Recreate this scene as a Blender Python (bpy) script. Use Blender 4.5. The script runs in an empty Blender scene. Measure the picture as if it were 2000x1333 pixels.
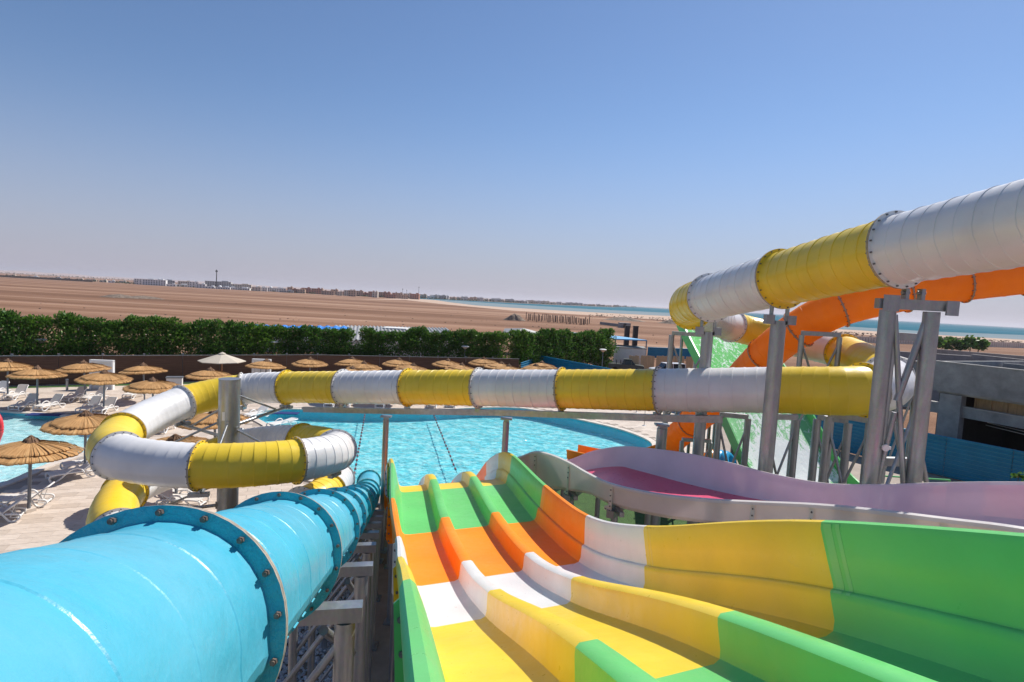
import bpy, math, random
import numpy as np
from mathutils import Vector, Matrix, noise
from mathutils.geometry import tessellate_polygon
random.seed(7)
S = bpy.context.scene
COL = S.collection
R = math.radians
# ------------------------------------------------------------------ camera
F = 1100.0                       # focal length in px of the 2000 px wide photograph
PITCH = math.atan(81 / F); ROLL = R(3.12); H = 9.0
CAM = np.array([0, 0, H])
fw = np.array([0, math.cos(PITCH), -math.sin(PITCH)])
r0 = np.array([1., 0, 0]); u0 = np.cross(r0, fw)
rt = math.cos(ROLL) * r0 + math.sin(ROLL) * u0
up = -math.sin(ROLL) * r0 + math.cos(ROLL) * u0
cd = bpy.data.cameras.new('camera'); cam = bpy.data.objects.new('camera', cd); COL.objects.link(cam)
cd.sensor_width = 36; cd.lens = 36 * F / 2000; cd.clip_end = 60000; cd.clip_start = .05
cam.matrix_world = Matrix(((rt[0], up[0], -fw[0], 0), (rt[1], up[1], -fw[1], 0), (rt[2], up[2], -fw[2], H), (0, 0, 0, 1)))
S.camera = cam
# ------------------------------------------------------------------ sky, sun, exposure
SUN_AZ, SUN_EL = R(42), R(48)     # azimuth measured from the view direction to the right
w = bpy.data.worlds.new('World'); S.world = w; w.use_nodes = True
nt = w.node_tree; bg = nt.nodes['Background']
sky = nt.nodes.new('ShaderNodeTexSky'); sky.sky_type = 'NISHITA'; sky.sun_disc = False
sky.sun_elevation = SUN_EL; sky.sun_rotation = SUN_AZ
sky.air_density = 1.0; sky.dust_density = .15; sky.ozone_density = 2.0; sky.altitude = 0
# the same dusty violet band lies round the whole horizon and thins out with height
geo = nt.nodes.new('ShaderNodeTexCoord'); sep = nt.nodes.new('ShaderNodeSeparateXYZ'); nt.links.new(geo.outputs['Generated'], sep.inputs[0])
band = nt.nodes.new('ShaderNodeMapRange'); band.interpolation_type = 'SMOOTHERSTEP'
for k_, v_ in ((1, -.12), (2, .36), (3, .97), (4, .0)): band.inputs[k_].default_value = v_
nt.links.new(sep.outputs[2], band.inputs[0])
tint = nt.nodes.new('ShaderNodeMix'); tint.data_type = 'RGBA'; tint.inputs[7].default_value = (3.75, 3.55, 4.6, 1)
nt.links.new(band.outputs[0], tint.inputs[0]); hs = nt.nodes.new('ShaderNodeMix'); hs.data_type = 'RGBA'; hs.blend_type = 'MULTIPLY'; hs.inputs[0].default_value = 1; hs.inputs[7].default_value = (.78, .87, 1.0, 1)
nt.links.new(sky.outputs[0], hs.inputs[6]); nt.links.new(hs.outputs[2], tint.inputs[6]); nt.links.new(tint.outputs[2], bg.inputs[0]); bg.inputs[1].default_value = .082
ld = bpy.data.lights.new('sun', 'SUN'); ld.energy = 4.2; ld.angle = R(.53); ld.color = (1, .95, .88)
sun = bpy.data.objects.new('sun', ld); COL.objects.link(sun)
sd = Vector((math.sin(SUN_AZ) * math.cos(SUN_EL), math.cos(SUN_AZ) * math.cos(SUN_EL), math.sin(SUN_EL)))
sun.rotation_euler = sd.to_track_quat('Z', 'Y').to_euler()
S.view_settings.view_transform = 'Standard'; S.view_settings.look = 'None'
S.view_settings.exposure = 0.42; S.view_settings.gamma = 1; S.view_settings.use_curve_mapping = False
S.render.engine = 'CYCLES'
S.cycles.max_bounces = 8; S.cycles.diffuse_bounces = 4; S.cycles.transparent_max_bounces = 12
S.cycles.use_denoising = True

# ------------------------------------------------------------------ helpers
def at(px, py, z=None, d=None):
    """world point on the ray through a photo pixel, at height z or at depth d"""
    v = fw + rt * (px - 1000) / F + up * (666.5 - py) / F
    t = (z - H) / v[2] if z is not None else d
    return Vector((CAM + v * t).tolist())
def V(*a): return Vector(a)
def tag(o, label=None, cat=None, group=None, kind=None):
    if label: o['label'] = label
    if cat: o['category'] = cat
    if group: o['group'] = group
    if kind: o['kind'] = kind
    return o
def empty(name, loc, label, cat, group=None, rz=0):
    o = bpy.data.objects.new(name, None); COL.objects.link(o)
    o.location = loc; o.rotation_euler = (0, 0, rz); o.empty_display_size = .2
    return tag(o, label, cat, group)
def copy_tree(o, parent=None):
    c = o.copy(); COL.objects.link(c); c.parent = parent
    for ch in KIDS.get(o.name, []):
        copy_tree(ch, c)
    return c
KIDS = {}
def adopt(o, parent):
    if parent is not None:
        o.parent = parent
        KIDS.setdefault(parent.name, []).append(o)
class MB:
    def __init__(s, o=(0, 0, 0)): s.v = []; s.f = []; s.m = []; s.o = Vector(o)
    def add(s, vs, fs, m=0):
        b = len(s.v); s.v += [Vector(v) - s.o for v in vs]; s.f += [tuple(i + b for i in f) for f in fs]; s.m += [m] * len(fs)
    def box(s, c, size, rz=0, m=0, M=None):
        hx, hy, hz = [a / 2 for a in size]; c = Vector(c)
        M = M or Matrix.Rotation(rz, 3, 'Z')
        vs = [c + M @ Vector((x * hx, y * hy, z * hz)) for z in (-1, 1) for y in (-1, 1) for x in (-1, 1)]
        s.add(vs, [(0, 2, 3, 1), (4, 5, 7, 6), (0, 1, 5, 4), (2, 6, 7, 3), (0, 4, 6, 2), (1, 3, 7, 5)], m)
    def bar(s, a, b, wd, ht, m=0, upv=(0, 0, 1)):
        a = Vector(a); b = Vector(b); t = (b - a); L = t.length; t.normalize()
        u = Vector(upv); sd_ = t.cross(u)
        if sd_.length < 1e-3: sd_ = t.cross(Vector((0, 1, 0)))
        sd_.normalize(); u = sd_.cross(t)
        M = Matrix((t, sd_, u)).transposed()
        s.box((a + b) / 2, (L, wd, ht), M=M, m=m)
    def cyl(s, a, b, ra, rb=None, n=12, m=0, cap=True):
        a = Vector(a); b = Vector(b); rb = ra if rb is None else rb
        t = (b - a).normalized(); x = t.orthogonal().normalized(); y = t.cross(x)
        vs = []
        for p, r_ in ((a, ra), (b, rb)):
            for i in range(n):
                q = 2 * math.pi * i / n; vs.append(p + x * r_ * math.cos(q) + y * r_ * math.sin(q))
        fs = [(i, (i + 1) % n, n + (i + 1) % n, n + i) for i in range(n)]
        if cap: fs += [tuple(range(n - 1, -1, -1)), tuple(range(n, 2 * n))]
        s.add(vs, fs, m)
    def path(s, pts, r_, n=6, m=0):
        pts = [Vector(p) for p in pts]; vs = []
        for i, p in enumerate(pts):
            t = (pts[min(i + 1, len(pts) - 1)] - pts[max(i - 1, 0)]).normalized()
            x = t.cross(Vector((0, 0, 1)))
            if x.length < .05: x = t.cross(Vector((0, 1, 0)))
            x.normalize(); y = t.cross(x)
            for k in range(n):
                q = 2 * math.pi * k / n; vs.append(p + x * r_ * math.cos(q) + y * r_ * math.sin(q))
        fs = [(i * n + k, i * n + (k + 1) % n, (i + 1) * n + (k + 1) % n, (i + 1) * n + k) for i in range(len(pts) - 1) for k in range(n)]
        fs += [tuple(range(n - 1, -1, -1)), tuple((len(pts) - 1) * n + k for k in range(n))]
        s.add(vs, fs, m)
    def lathe(s, prof, c=(0, 0, 0), n=24, m=0, jit=0):
        c = Vector(c); vs = []
        for r_, z in prof:
            for k in range(n):
                q = 2 * math.pi * k / n; vs.append(c + Vector((r_ * math.cos(q), r_ * math.sin(q), z)))
        fs = [(i * n + k, i * n + (k + 1) % n, (i + 1) * n + (k + 1) % n, (i + 1) * n + k) for i in range(len(prof) - 1) for k in range(n)]
        s.add(vs, fs, m)
    def build(s, name, mats, parent=None, smooth=False, loc=None, sharp=None):
        me = bpy.data.meshes.new(name); me.from_pydata([tuple(v) for v in s.v], [], s.f)
        for mm in (mats if isinstance(mats, (list, tuple)) else [mats]): me.materials.append(mm)
        me.polygons.foreach_set('material_index', s.m)
        me.polygons.foreach_set('use_smooth', [smooth] * len(s.f)); me.update()
        if smooth and sharp: me.set_sharp_from_angle(angle=R(sharp))
        o = bpy.data.objects.new(name, me); COL.objects.link(o)
        o.location = s.o if loc is None else loc
        if parent is not None:
            adopt(o, parent)
            if loc is None: o.location = s.o - wloc(parent)
        return o
def wloc(o):
    p = Vector((0, 0, 0))
    while o is not None: p = p + Vector(o.location); o = o.parent
    return p
def part(name, mb, mats, parent, smooth=False, sharp=40, label=None):
    """mesh given in world coordinates, parented to an unrotated thing"""
    mb2 = MB(); mb2.v = [v - wloc(parent) + mb.o for v in mb.v]; mb2.f = mb.f; mb2.m = mb.m
    o = mb2.build(name, mats, parent, smooth, loc=(0, 0, 0), sharp=sharp)
    if label: o['label'] = label
    return o
def cat_rom(P, n):
    """Catmull-Rom through P: list of lists, n samples per span"""
    P = [Vector(p) for p in P]; Q = [2 * P[0] - P[1]] + P + [2 * P[-1] - P[-2]]; out = []
    for i in range(1, len(Q) - 2):
        a, b, c, d = Q[i - 1], Q[i], Q[i + 1], Q[i + 2]; row = []
        for k in range(n + 1):
            t = k / n
            row.append(.5 * ((2 * b) + (c - a) * t + (2 * a - 5 * b + 4 * c - d) * t * t + (3 * b - a - 3 * c + d) * t ** 3))
        out.append(row)
    return out
ORD = ['first', 'second', 'third', 'fourth', 'fifth', 'sixth', 'seventh', 'eighth', 'ninth', 'tenth', 'eleventh', 'twelfth', 'thirteenth', 'fourteenth', 'fifteenth', 'sixteenth', 'seventeenth', 'eighteenth', 'nineteenth', 'twentieth']
def nth(i):
    if i < 20: return ORD[i]
    tens = ['', '', 'twenty', 'thirty', 'forty', 'fifty', 'sixty', 'seventy', 'eighty', 'ninety']
    n = i + 1
    if n < 100: return tens[n // 10] + '-' + ORD[n % 10 - 1] if n % 10 else {20: 'twentieth', 30: 'thirtieth', 40: 'fortieth', 50: 'fiftieth', 60: 'sixtieth', 70: 'seventieth', 80: 'eightieth', 90: 'ninetieth'}[n]
    return 'hundred and ' + nth(n - 101)

# ------------------------------------------------------------------ materials
class NT:
    def __init__(s, name):
        s.mat = bpy.data.materials.new(name); s.mat.use_nodes = True; s.t = s.mat.node_tree; s.b = s.t.nodes['Principled BSDF']
        s.tc = s.t.nodes.new('ShaderNodeTexCoord')
    def n(s, ty, **k):
        x = s.t.nodes.new(ty)
        for a, b in k.items():
            if a in x.inputs.keys(): x.inputs[a].default_value = b
            else: setattr(x, a, b)
        return x
    def l(s, a, b): s.t.links.new(a, b)
    def noise(s, scale, detail=4, vec=None, stretch=None, coord='Object', rough=.5, dist=0):
        x = s.n('ShaderNodeTexNoise'); x.inputs['Scale'].default_value = scale; x.inputs['Detail'].default_value = detail
        x.inputs['Roughness'].default_value = rough; x.inputs['Distortion'].default_value = dist
        src = vec or s.tc.outputs[coord]
        if stretch:
            m = s.n('ShaderNodeMapping'); m.inputs['Scale'].default_value = stretch[:3]
            if len(stretch) > 3: m.inputs['Rotation'].default_value = (0, 0, stretch[3])
            s.l(src, m.inputs[0]); src = m.outputs[0]
        s.l(src, x.inputs['Vector']); return x.outputs['Fac']
    def ramp(s, fac, stops):
        r_ = s.n('ShaderNodeValToRGB'); e = r_.color_ramp.elements
        while len(e) < len(stops): e.new(.5)
        for q, (p, c) in zip(e, stops): q.position = p; q.color = (*c, 1) if len(c) == 3 else c
        s.l(fac, r_.inputs[0]); return r_.outputs[0]
    def mix(s, fac, a, b, mode='MIX'):
        m = s.n('ShaderNodeMix', data_type='RGBA', blend_type=mode)
        for i, x in ((0, fac), (6, a), (7, b)):
            if isinstance(x, (int, float)): m.inputs[i].default_value = x
            elif isinstance(x, tuple): m.inputs[i].default_value = (*x, 1) if len(x) == 3 else x
            else: s.l(x, m.inputs[i])
        return m.outputs[2]
    def math(s, op, a, b=None):
        m = s.n('ShaderNodeMath', operation=op)
        for i, x in enumerate((a, b)):
            if x is None: continue
            if isinstance(x, (int, float)): m.inputs[i].default_value = x
            else: s.l(x, m.inputs[i])
        return m.outputs[0]
    def bump(s, h, strength=.3, dist=.02, prev=None):
        b = s.n('ShaderNodeBump'); b.inputs['Strength'].default_value = strength; b.inputs['Distance'].default_value = dist
        s.l(h, b.inputs['Height'])
        if prev is not None: s.l(prev, b.inputs['Normal'])
        return b.outputs[0]
    def set(s, **k):
        for a, b in k.items():
            i = s.b.inputs[a.replace('_', ' ')]
            if isinstance(b, (int, float)): i.default_value = b
            elif isinstance(b, tuple): i.default_value = (*b, 1) if len(b) == 3 else b
            else: s.l(b, i)
        return s.mat
def c3(c, k): return tuple(min(1, x * k) for x in c)
def grp(name, col, rough=.3, wear=.1, dirt=(.25, .22, .18), bumpy=.12, spec=.5, chalk=.35, trans=0):
    """gel-coated fibreglass: slight mottling, faded streaks, small chips"""
    t = NT(name)
    n1 = t.noise(1.3, 5); n2 = t.noise(9, 6, rough=.7)
    c = t.ramp(n1, [(.3, c3(col, .9)), (.7, c3(col, 1.06))])
    pale = tuple(x * .8 + .12 for x in col)
    c = t.mix(t.math('MULTIPLY', t.ramp(t.noise(.8, 6, rough=.65, dist=.6), [(.42, (0, 0, 0)), (.72, (1, 1, 1))]), chalk), c, pale)
    ch = t.ramp(t.noise(14, 8, rough=.75), [(.0, (0, 0, 0)), (.71, (0, 0, 0)), (.76, (1, 1, 1))])
    c = t.mix(t.math('MULTIPLY', ch, wear * 4), c, dirt)
    drt = t.ramp(t.noise(.5, 7, rough=.7, dist=1.2), [(.5, (0, 0, 0)), (.8, (1, 1, 1))])
    c = t.mix(t.math('MULTIPLY', drt, wear), c, dirt)
    sc_ = t.ramp(t.noise(2.6, 7, stretch=(1, .22, 1, R(12)), rough=.8, dist=.4), [(.64, (0, 0, 0)), (.70, (1, 1, 1))])
    c = t.mix(t.math('MULTIPLY', sc_, min(.5, wear * 3)), c, tuple(x * .62 + .10 for x in col))
    ro = t.ramp(n2, [(.3, (rough * .8,) * 3), (.7, (min(1, rough * 1.35),) * 3)])
    nb = t.bump(t.noise(26, 5, rough=.6), bumpy, .01)
    nb = t.bump(t.noise(2.2, 3), bumpy * 1.2, .05, nb)
    m = t.set(Base_Color=c, Roughness=ro, Normal=nb, Specular_IOR_Level=spec)
    if trans:                                        # thin laminate lets some daylight through
        tr = t.n('ShaderNodeBsdfTranslucent'); t.l(c, tr.inputs[0]); mx = t.n('ShaderNodeMixShader'); mx.inputs[0].default_value = trans
        out = t.t.nodes['Material Output']; t.l(t.b.outputs[0], mx.inputs[1]); t.l(tr.outputs[0], mx.inputs[2]); t.l(mx.outputs[0], out.inputs[0])
    return m
def plain(name, col, rough=.6, metallic=0, var=.15, scale=3, bump=0.1, stretch=None):
    t = NT(name); n1 = t.noise(scale, 6, stretch=stretch, rough=.65)
    c = t.ramp(n1, [(.3, c3(col, 1 - var)), (.7, c3(col, 1 + var))])
    return t.set(Base_Color=c, Roughness=rough, Metallic=metallic, Normal=t.bump(t.noise(scale * 8, 4), bump, .02))
WHITE = (.74, .73, .72); YEL = (.82, .58, .04); ORG = (.98, .27, .012); GRN = (.14, .56, .16)
M = {}
M['white'] = grp('white_fibreglass', WHITE, .32, .07)
M['yellow'] = grp('yellow_fibreglass', YEL, .32, .08, spec=.32, chalk=.22)
M['orange'] = grp('orange_fibreglass', ORG, .4, .05, spec=.22, chalk=.2)
M['otube'] = grp('translucent_orange_fibreglass', (1.0, .36, .03), .4, .05, spec=.25, trans=.45)
M['green'] = grp('green_fibreglass', GRN, .33, .07, spec=.35, chalk=.3)
M['blue'] = grp('sky_blue_fibreglass', (.05, .42, .58), .34, .10, (.35, .36, .33), .35, chalk=.7)
M['teal'] = grp('blue_flange_fibreglass', (.03, .50, .60), .28, .25, (.3, .26, .2), 1.6)
M['edge'] = plain('raw_fibreglass_edge', (.34, .29, .23), .8, var=.4, scale=20)
M['shell'] = grp('translucent_white_fibreglass', (.86, .82, .79), .32, .05, trans=.25)
M['inner'] = grp('white_gelcoat_bounce_tint', (.80, .69, .76), .32, .05, trans=.2)  # pink bounce from the floor is tinted into the wall colour
M['outer'] = grp('cream_outer_fibreglass', (.92, .87, .76), .45, .08, trans=.25)  # cream tint for the outside faces
M['pink'] = grp('pink_slide_floor', (.78, .10, .20), .3, .04)
M['redp'] = grp('red_plastic', (.75, .03, .04), .3, .03)
M['bolt'] = plain('rusty_bolt_steel', (.22, .16, .13), .5, .6, .4, 40)
M['bolt2'] = plain('dark_bolt_steel', (.16, .16, .16), .5, .7, .2, 40)
t = NT('galvanised_steel')
c = t.ramp(t.noise(1.6, 8, stretch=(3, 3, .6), rough=.7), [(.3, (.27, .285, .305)), (.5, (.33, .345, .365)), (.72, (.42, .44, .455))])
sp = t.n('ShaderNodeTexVoronoi'); sp.inputs['Scale'].default_value = 28; t.l(t.tc.outputs['Object'], sp.inputs['Vector'])
c = t.mix(.07, c, sp.outputs['Color'], 'SOFT_LIGHT')
c = t.mix(t.math('MULTIPLY', t.ramp(t.noise(1.1, 8, stretch=(3, 3, .5), rough=.8), [(.6, (0, 0, 0)), (.78, (1, 1, 1))]), .5), c, (.23, .17, .12))
M['steel'] = t.set(Base_Color=c, Metallic=.8, Roughness=t.ramp(t.noise(6, 5), [(.3, (.34,) * 3), (.7, (.5,) * 3)]), Normal=t.bump(t.noise(30, 4), .03, .01))
M['pole'] = plain('grey_painted_pole', (.2, .22, .25), .45, .3)
M['plastic'] = plain('white_resin', (.8, .79, .77), .4, var=.05)
M['sling'] = plain('taupe_mesh_fabric', (.68, .65, .61), .7, var=.06, scale=30)
M['concrete'] = plain('raw_concrete', (.27, .27, .265), .85, var=.3, scale=.9, bump=.4)
M['concrete_pale'] = plain('sunlit_concrete_edge', (.42, .40, .37), .85, var=.2, scale=1.5, bump=.3)  # paler concrete copy, sunlight on the top edges put into the colour
M['dark'] = plain('dark_interior_shade', (.06, .055, .05), .9)  # near-black colour stands in for shade inside the rooms and doorway
M['wood'] = plain('raw_pine_boards', (.50, .34, .19), .75, var=.25, scale=2, stretch=(8, 8, .6))
M['black'] = plain('black_paint', (.02, .02, .025), .5)
M['whitewall'] = plain('white_render', (.72, .71, .68), .8, var=.06)
M['fabric'] = plain('beige_canvas', (.56, .49, .39), .8, var=.05)
M['reedpole'] = plain('varnished_wood', (.45, .2, .08), .5)
M['rope'] = plain('teal_rope', (.04, .25, .28), .7)
M['floatm'] = plain('dark_red_float', (.22, .03, .05), .5)
M['glassd'] = plain('dark_car_glass', (.02, .025, .03), .08, bump=0)
M['lampw'] = plain('lamp_bowl_plastic', (.5, .42, .33), .4)
M['carw'] = plain('white_car_paint', (.72, .72, .72), .25, bump=0, var=.03)
M['card'] = plain('dark_green_car_paint', (.07, .08, .07), .35, bump=0)
M['rubber'] = plain('black_rubber', (.02, .02, .02), .8)
M['bluefence'] = plain('blue_corrugated_sheet', (.004, .20, .36), .4, .1, .18, .7)
M['bluroof'] = plain('pale_blue_roof_sheet', (.16, .42, .68), .5, 0, .1, .7)
M['blustrip'] = plain('bright_blue_sheet', (.01, .2, .62), .5, 0, .1)
M['zinc'] = plain('corrugated_zinc', (.36, .35, .33), .5, .3, .15, .5)
M['mat'] = plain('navy_mat', (.01, .03, .15), .7)
M['pool_tile'] = None
# brown reed fence
t = NT('brown_reed_matting')
n1 = t.noise(3, 8, stretch=(.25, .25, 14), rough=.7)
c = t.ramp(n1, [(.3, (.05, .024, .015)), (.55, (.11, .055, .034)), (.76, (.26, .16, .10))])
M['reed'] = t.set(Base_Color=c, Roughness=.85, Normal=t.bump(t.noise(4, 6, stretch=(.3, .3, 25)), .6, .03))
# thatch: radial straw
def thatch(name, a, b):
    t = NT(name)
    sx = t.n('ShaderNodeSeparateXYZ'); t.l(t.tc.outputs['Object'], sx.inputs[0])
    ang = t.math('ARCTAN2', sx.outputs[1], sx.outputs[0])
    rad = t.math('SQRT', t.math('ADD', t.math('POWER', sx.outputs[0], 2), t.math('POWER', sx.outputs[1], 2)))
    cb = t.n('ShaderNodeCombineXYZ'); t.l(t.math('MULTIPLY', ang, 26), cb.inputs[0]); t.l(t.math('MULTIPLY', rad, 1.6), cb.inputs[1])
    oi = t.n('ShaderNodeObjectInfo'); t.l(t.math('MULTIPLY', oi.outputs['Random'], 30), cb.inputs[2])
    n1 = t.noise(1.0, 6, vec=cb.outputs[0], rough=.7)
    c = t.ramp(n1, [(.25, c3(a, .45)), (.48, a), (.75, b)])
    big = t.noise(2.5, 3)
    c = t.mix(t.math('MULTIPLY', big, .45), c, c3(a, .55))
    return t.set(Base_Color=c, Roughness=.85, Normal=t.bump(n1, .8, .03))
M['thatch'] = thatch('golden_straw_thatch', (.56, .29, .10), (.82, .54, .25))
M['thatch_cap'] = thatch('grey_brown_straw_cap', (.24, .13, .07), (.38, .24, .14))
# deck stone
def stone(name, base, k):
    t = NT(name); oi = t.n('ShaderNodeObjectInfo')
    n1 = t.noise(.9, 7, coord='Generated' if k else 'Object', rough=.7)
    wn = t.n('ShaderNodeTexWhiteNoise', noise_dimensions='3D')
    c = t.ramp(t.noise(2.2, 7, stretch=(1, 3, 1), rough=.7), [(.3, c3(base, .8)), (.55, base), (.75, c3(base, 1.15))])
    rnd = oi.outputs['Random']
    if not k:
        g = t.n('ShaderNodeNewGeometry'); rnd = g.outputs['Random Per Island']
    c = t.mix(.8, c, t.ramp(rnd, [(0, (.74, .71, .68)), (.5, (.9, .88, .86)), (1, (1, 1, 1))]), 'MULTIPLY')
    return t.set(Base_Color=c, Roughness=.7, Normal=t.bump(t.noise(12, 5), .15, .01))
M['tile'] = stone('beige_stone_tile', (.66, .56, .47), 1)
M['tiles'] = stone('beige_stone_tile_far', (.66, .56, .47), 0)
M['deck'] = plain('deck_bedding', (.34, .28, .23), .85, scale=1.5)
M['coping'] = plain('pale_coping_stone', (.64, .56, .48), .65, var=.12, scale=2)
M['ground'] = plain('dusty_concrete', (.30, .235, .18), .9, var=.3, scale=.7, bump=.4)
# desert
t = NT('desert_sand')
s1 = t.noise(1, 7, stretch=(.0016, .022, 1, R(-3)), rough=.72, dist=.2)
s2 = t.noise(1, 8, stretch=(.003, .055, 1, R(-1)), rough=.78)
c = t.ramp(s1, [(.34, (.17, .092, .055)), (.45, (.26, .145, .09)), (.54, (.31, .182, .117)), (.64, (.48, .325, .23))])
s3 = t.noise(1, 4, stretch=(.0006, .011, 1, R(-2)), rough=.6)
c = t.mix(.5, c, t.ramp(s3, [(.36, (.62, .56, .52)), (.5, (.9, .87, .85)), (.62, (1.15, 1.12, 1.1))]), 'MULTIPLY')
c = t.mix(.6, c, t.ramp(s2, [(.36, (.55, .49, .45)), (.5, (.88, .86, .84)), (.62, (1.1, 1.1, 1.1))]), 'MULTIPLY')
c = t.mix(t.ramp(t.noise(1, 6, stretch=(.05, .05, 1)), [(.62, (0, 0, 0)), (.8, (.5, .5, .5))]), c, (.2, .13, .09))
M['desert'] = t.set(Base_Color=c, Roughness=.95, Normal=t.bump(t.noise(.6, 8, rough=.75), .6, .4), Specular_IOR_Level=.1)
t = NT('pale_beach_sand')
c = t.ramp(t.noise(1, 8, stretch=(.012, .05, 1), rough=.7), [(.3, (.44, .30, .21)), (.6, (.58, .43, .33)), (.75, (.64, .51, .41))])
M['beach'] = t.set(Base_Color=c, Roughness=.95, Normal=t.bump(t.noise(.5, 8, rough=.75), .8, .5), Specular_IOR_Level=.1)
M['rubble'] = plain('rubble_and_shrubs', (.2, .15, .11), .95, var=.5, scale=.8, bump=.8)
M['hill'] = plain('distant_hill_rock', (.40, .30, .26), 1, var=.12, scale=.002, bump=0)
# sea
t = NT('sea_water')
c = t.ramp(t.noise(1, 6, stretch=(.0012, .006, 1), rough=.6), [(.3, (.025, .12, .17)), (.55, (.04, .16, .215)), (.75, (.09, .23, .28))])
M['sea'] = t.set(Base_Color=c, Roughness=.5, Specular_IOR_Level=0.0, Normal=t.bump(t.noise(.25, 6, stretch=(1, 2, 1)), .6, .4))
t = NT('shallow_sea_water')
c = t.ramp(t.noise(1, 6, stretch=(.003, .02, 1), rough=.6), [(.3, (.16, .24, .27)), (.6, (.24, .29, .31)), (.8, (.38, .34, .33))])
M['shallow'] = t.set(Base_Color=c, Roughness=.5, Specular_IOR_Level=.0, Normal=t.bump(t.noise(.4, 6, stretch=(1, 2, 1)), .5, .3))
# grass
t = NT('lawn_grass')
c = t.ramp(t.noise(2, 8, rough=.6), [(.3, (.035, .085, .014)), (.6, (.05, .12, .02)), (.8, (.08, .15, .035))])
M['lawn'] = t.set(Base_Color=c, Roughness=.9, Normal=t.bump(t.noise(40, 4), .8, .05))
# leaves
def leafm(name, a, b):
    t = NT(name); g = t.n('ShaderNodeNewGeometry')
    c = t.ramp(g.outputs['Random Per Island'], [(0, a), (.6, tuple((x + y) / 2 for x, y in zip(a, b))), (1, b)])
    oi = t.n('ShaderNodeObjectInfo')
    c = t.mix(1.0, c, t.ramp(oi.outputs['Random'], [(0, (.70, .78, .75)), (.5, (1, 1, 1)), (1, (1.25, 1.12, .85))]), 'MULTIPLY')
    dry = t.ramp(g.outputs['Random Per Island'], [(0, (0, 0, 0)), (.955, (0, 0, 0)), (.965, (1, 1, 1))])
    c = t.mix(t.math('MULTIPLY', dry, .8), c, (.22, .16, .07))
    m = t.set(Base_Color=c, Roughness=.5, Specular_IOR_Level=.3)
    tr = t.n('ShaderNodeBsdfTranslucent'); t.l(c, tr.inputs[0]); mx = t.n('ShaderNodeMixShader'); mx.inputs[0].default_value = .3
    out = t.t.nodes['Material Output']; t.l(t.b.outputs[0], mx.inputs[1]); t.l(tr.outputs[0], mx.inputs[2]); t.l(mx.outputs[0], out.inputs[0])
    return m
M['leaf'] = leafm('oleander_leaf', (.03, .10, .015), (.15, .31, .045))
M['leafd'] = leafm('far_leaf', (.012, .035, .012), (.05, .10, .03))
M['flower'] = plain('pale_pink_flower', (.5, .36, .32), .7)
M['bark'] = plain('bark', (.12, .08, .05), .9)
# pool: turquoise basin floor with caustics and sparkle painted into its colour, tinted clear surface
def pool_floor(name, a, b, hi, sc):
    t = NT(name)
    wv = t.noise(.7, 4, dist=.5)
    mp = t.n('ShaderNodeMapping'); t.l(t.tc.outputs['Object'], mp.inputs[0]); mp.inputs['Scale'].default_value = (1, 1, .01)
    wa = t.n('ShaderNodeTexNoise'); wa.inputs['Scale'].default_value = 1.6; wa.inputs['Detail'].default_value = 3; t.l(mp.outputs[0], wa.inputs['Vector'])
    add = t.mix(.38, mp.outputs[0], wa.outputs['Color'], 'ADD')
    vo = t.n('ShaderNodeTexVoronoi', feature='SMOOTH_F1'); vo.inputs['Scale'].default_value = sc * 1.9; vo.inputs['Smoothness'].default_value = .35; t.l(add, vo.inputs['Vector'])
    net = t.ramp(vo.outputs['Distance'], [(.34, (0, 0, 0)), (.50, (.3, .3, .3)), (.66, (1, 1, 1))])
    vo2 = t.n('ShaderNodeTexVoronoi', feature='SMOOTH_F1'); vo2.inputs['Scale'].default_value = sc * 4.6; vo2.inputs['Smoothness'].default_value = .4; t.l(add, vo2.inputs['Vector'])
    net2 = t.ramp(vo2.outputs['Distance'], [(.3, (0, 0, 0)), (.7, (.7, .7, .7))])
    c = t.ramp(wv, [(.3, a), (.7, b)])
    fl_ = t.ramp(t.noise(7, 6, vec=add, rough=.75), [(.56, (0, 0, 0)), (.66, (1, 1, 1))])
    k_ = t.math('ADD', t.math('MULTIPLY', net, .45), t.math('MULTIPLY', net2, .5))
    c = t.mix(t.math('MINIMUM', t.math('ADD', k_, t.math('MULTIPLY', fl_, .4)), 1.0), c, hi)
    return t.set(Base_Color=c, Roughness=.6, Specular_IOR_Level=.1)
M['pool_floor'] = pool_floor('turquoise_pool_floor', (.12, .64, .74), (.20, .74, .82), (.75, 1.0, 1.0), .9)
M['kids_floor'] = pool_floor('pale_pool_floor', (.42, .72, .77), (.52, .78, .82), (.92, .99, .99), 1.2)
M['pool_wall'] = plain('turquoise_pool_wall', (.05, .52, .66), .6, var=.1)
def water(name, tint, strength):
    t = NT(name); out = t.t.nodes['Material Output']
    tr = t.n('ShaderNodeBsdfTransparent'); tr.inputs[0].default_value = (*tint, 1)
    gl = t.n('ShaderNodeBsdfGlossy'); gl.inputs['Roughness'].default_value = .06
    nb = t.bump(t.noise(2.6, 5, rough=.6, dist=.7), strength, .12); nb = t.bump(t.noise(.9, 3), strength * .8, .25, nb)
    t.l(nb, gl.inputs['Normal'])
    fr = t.n('ShaderNodeFresnel'); fr.inputs['IOR'].default_value = 1.33; t.l(nb, fr.inputs['Normal'])
    mx = t.n('ShaderNodeMixShader'); t.l(t.math('MINIMUM', t.math('MULTIPLY', fr.outputs[0], 1.0), .7), mx.inputs[0]); t.l(tr.outputs[0], mx.inputs[1]); t.l(gl.outputs[0], mx.inputs[2])
    t.l(mx.outputs[0], out.inputs[0]); return t.mat
M['water'] = water('clear_pool_water', (.80, .97, .98), .8)
M['kwater'] = water('clear_kids_pool_water', (.86, .97, .97), .4)
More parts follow.
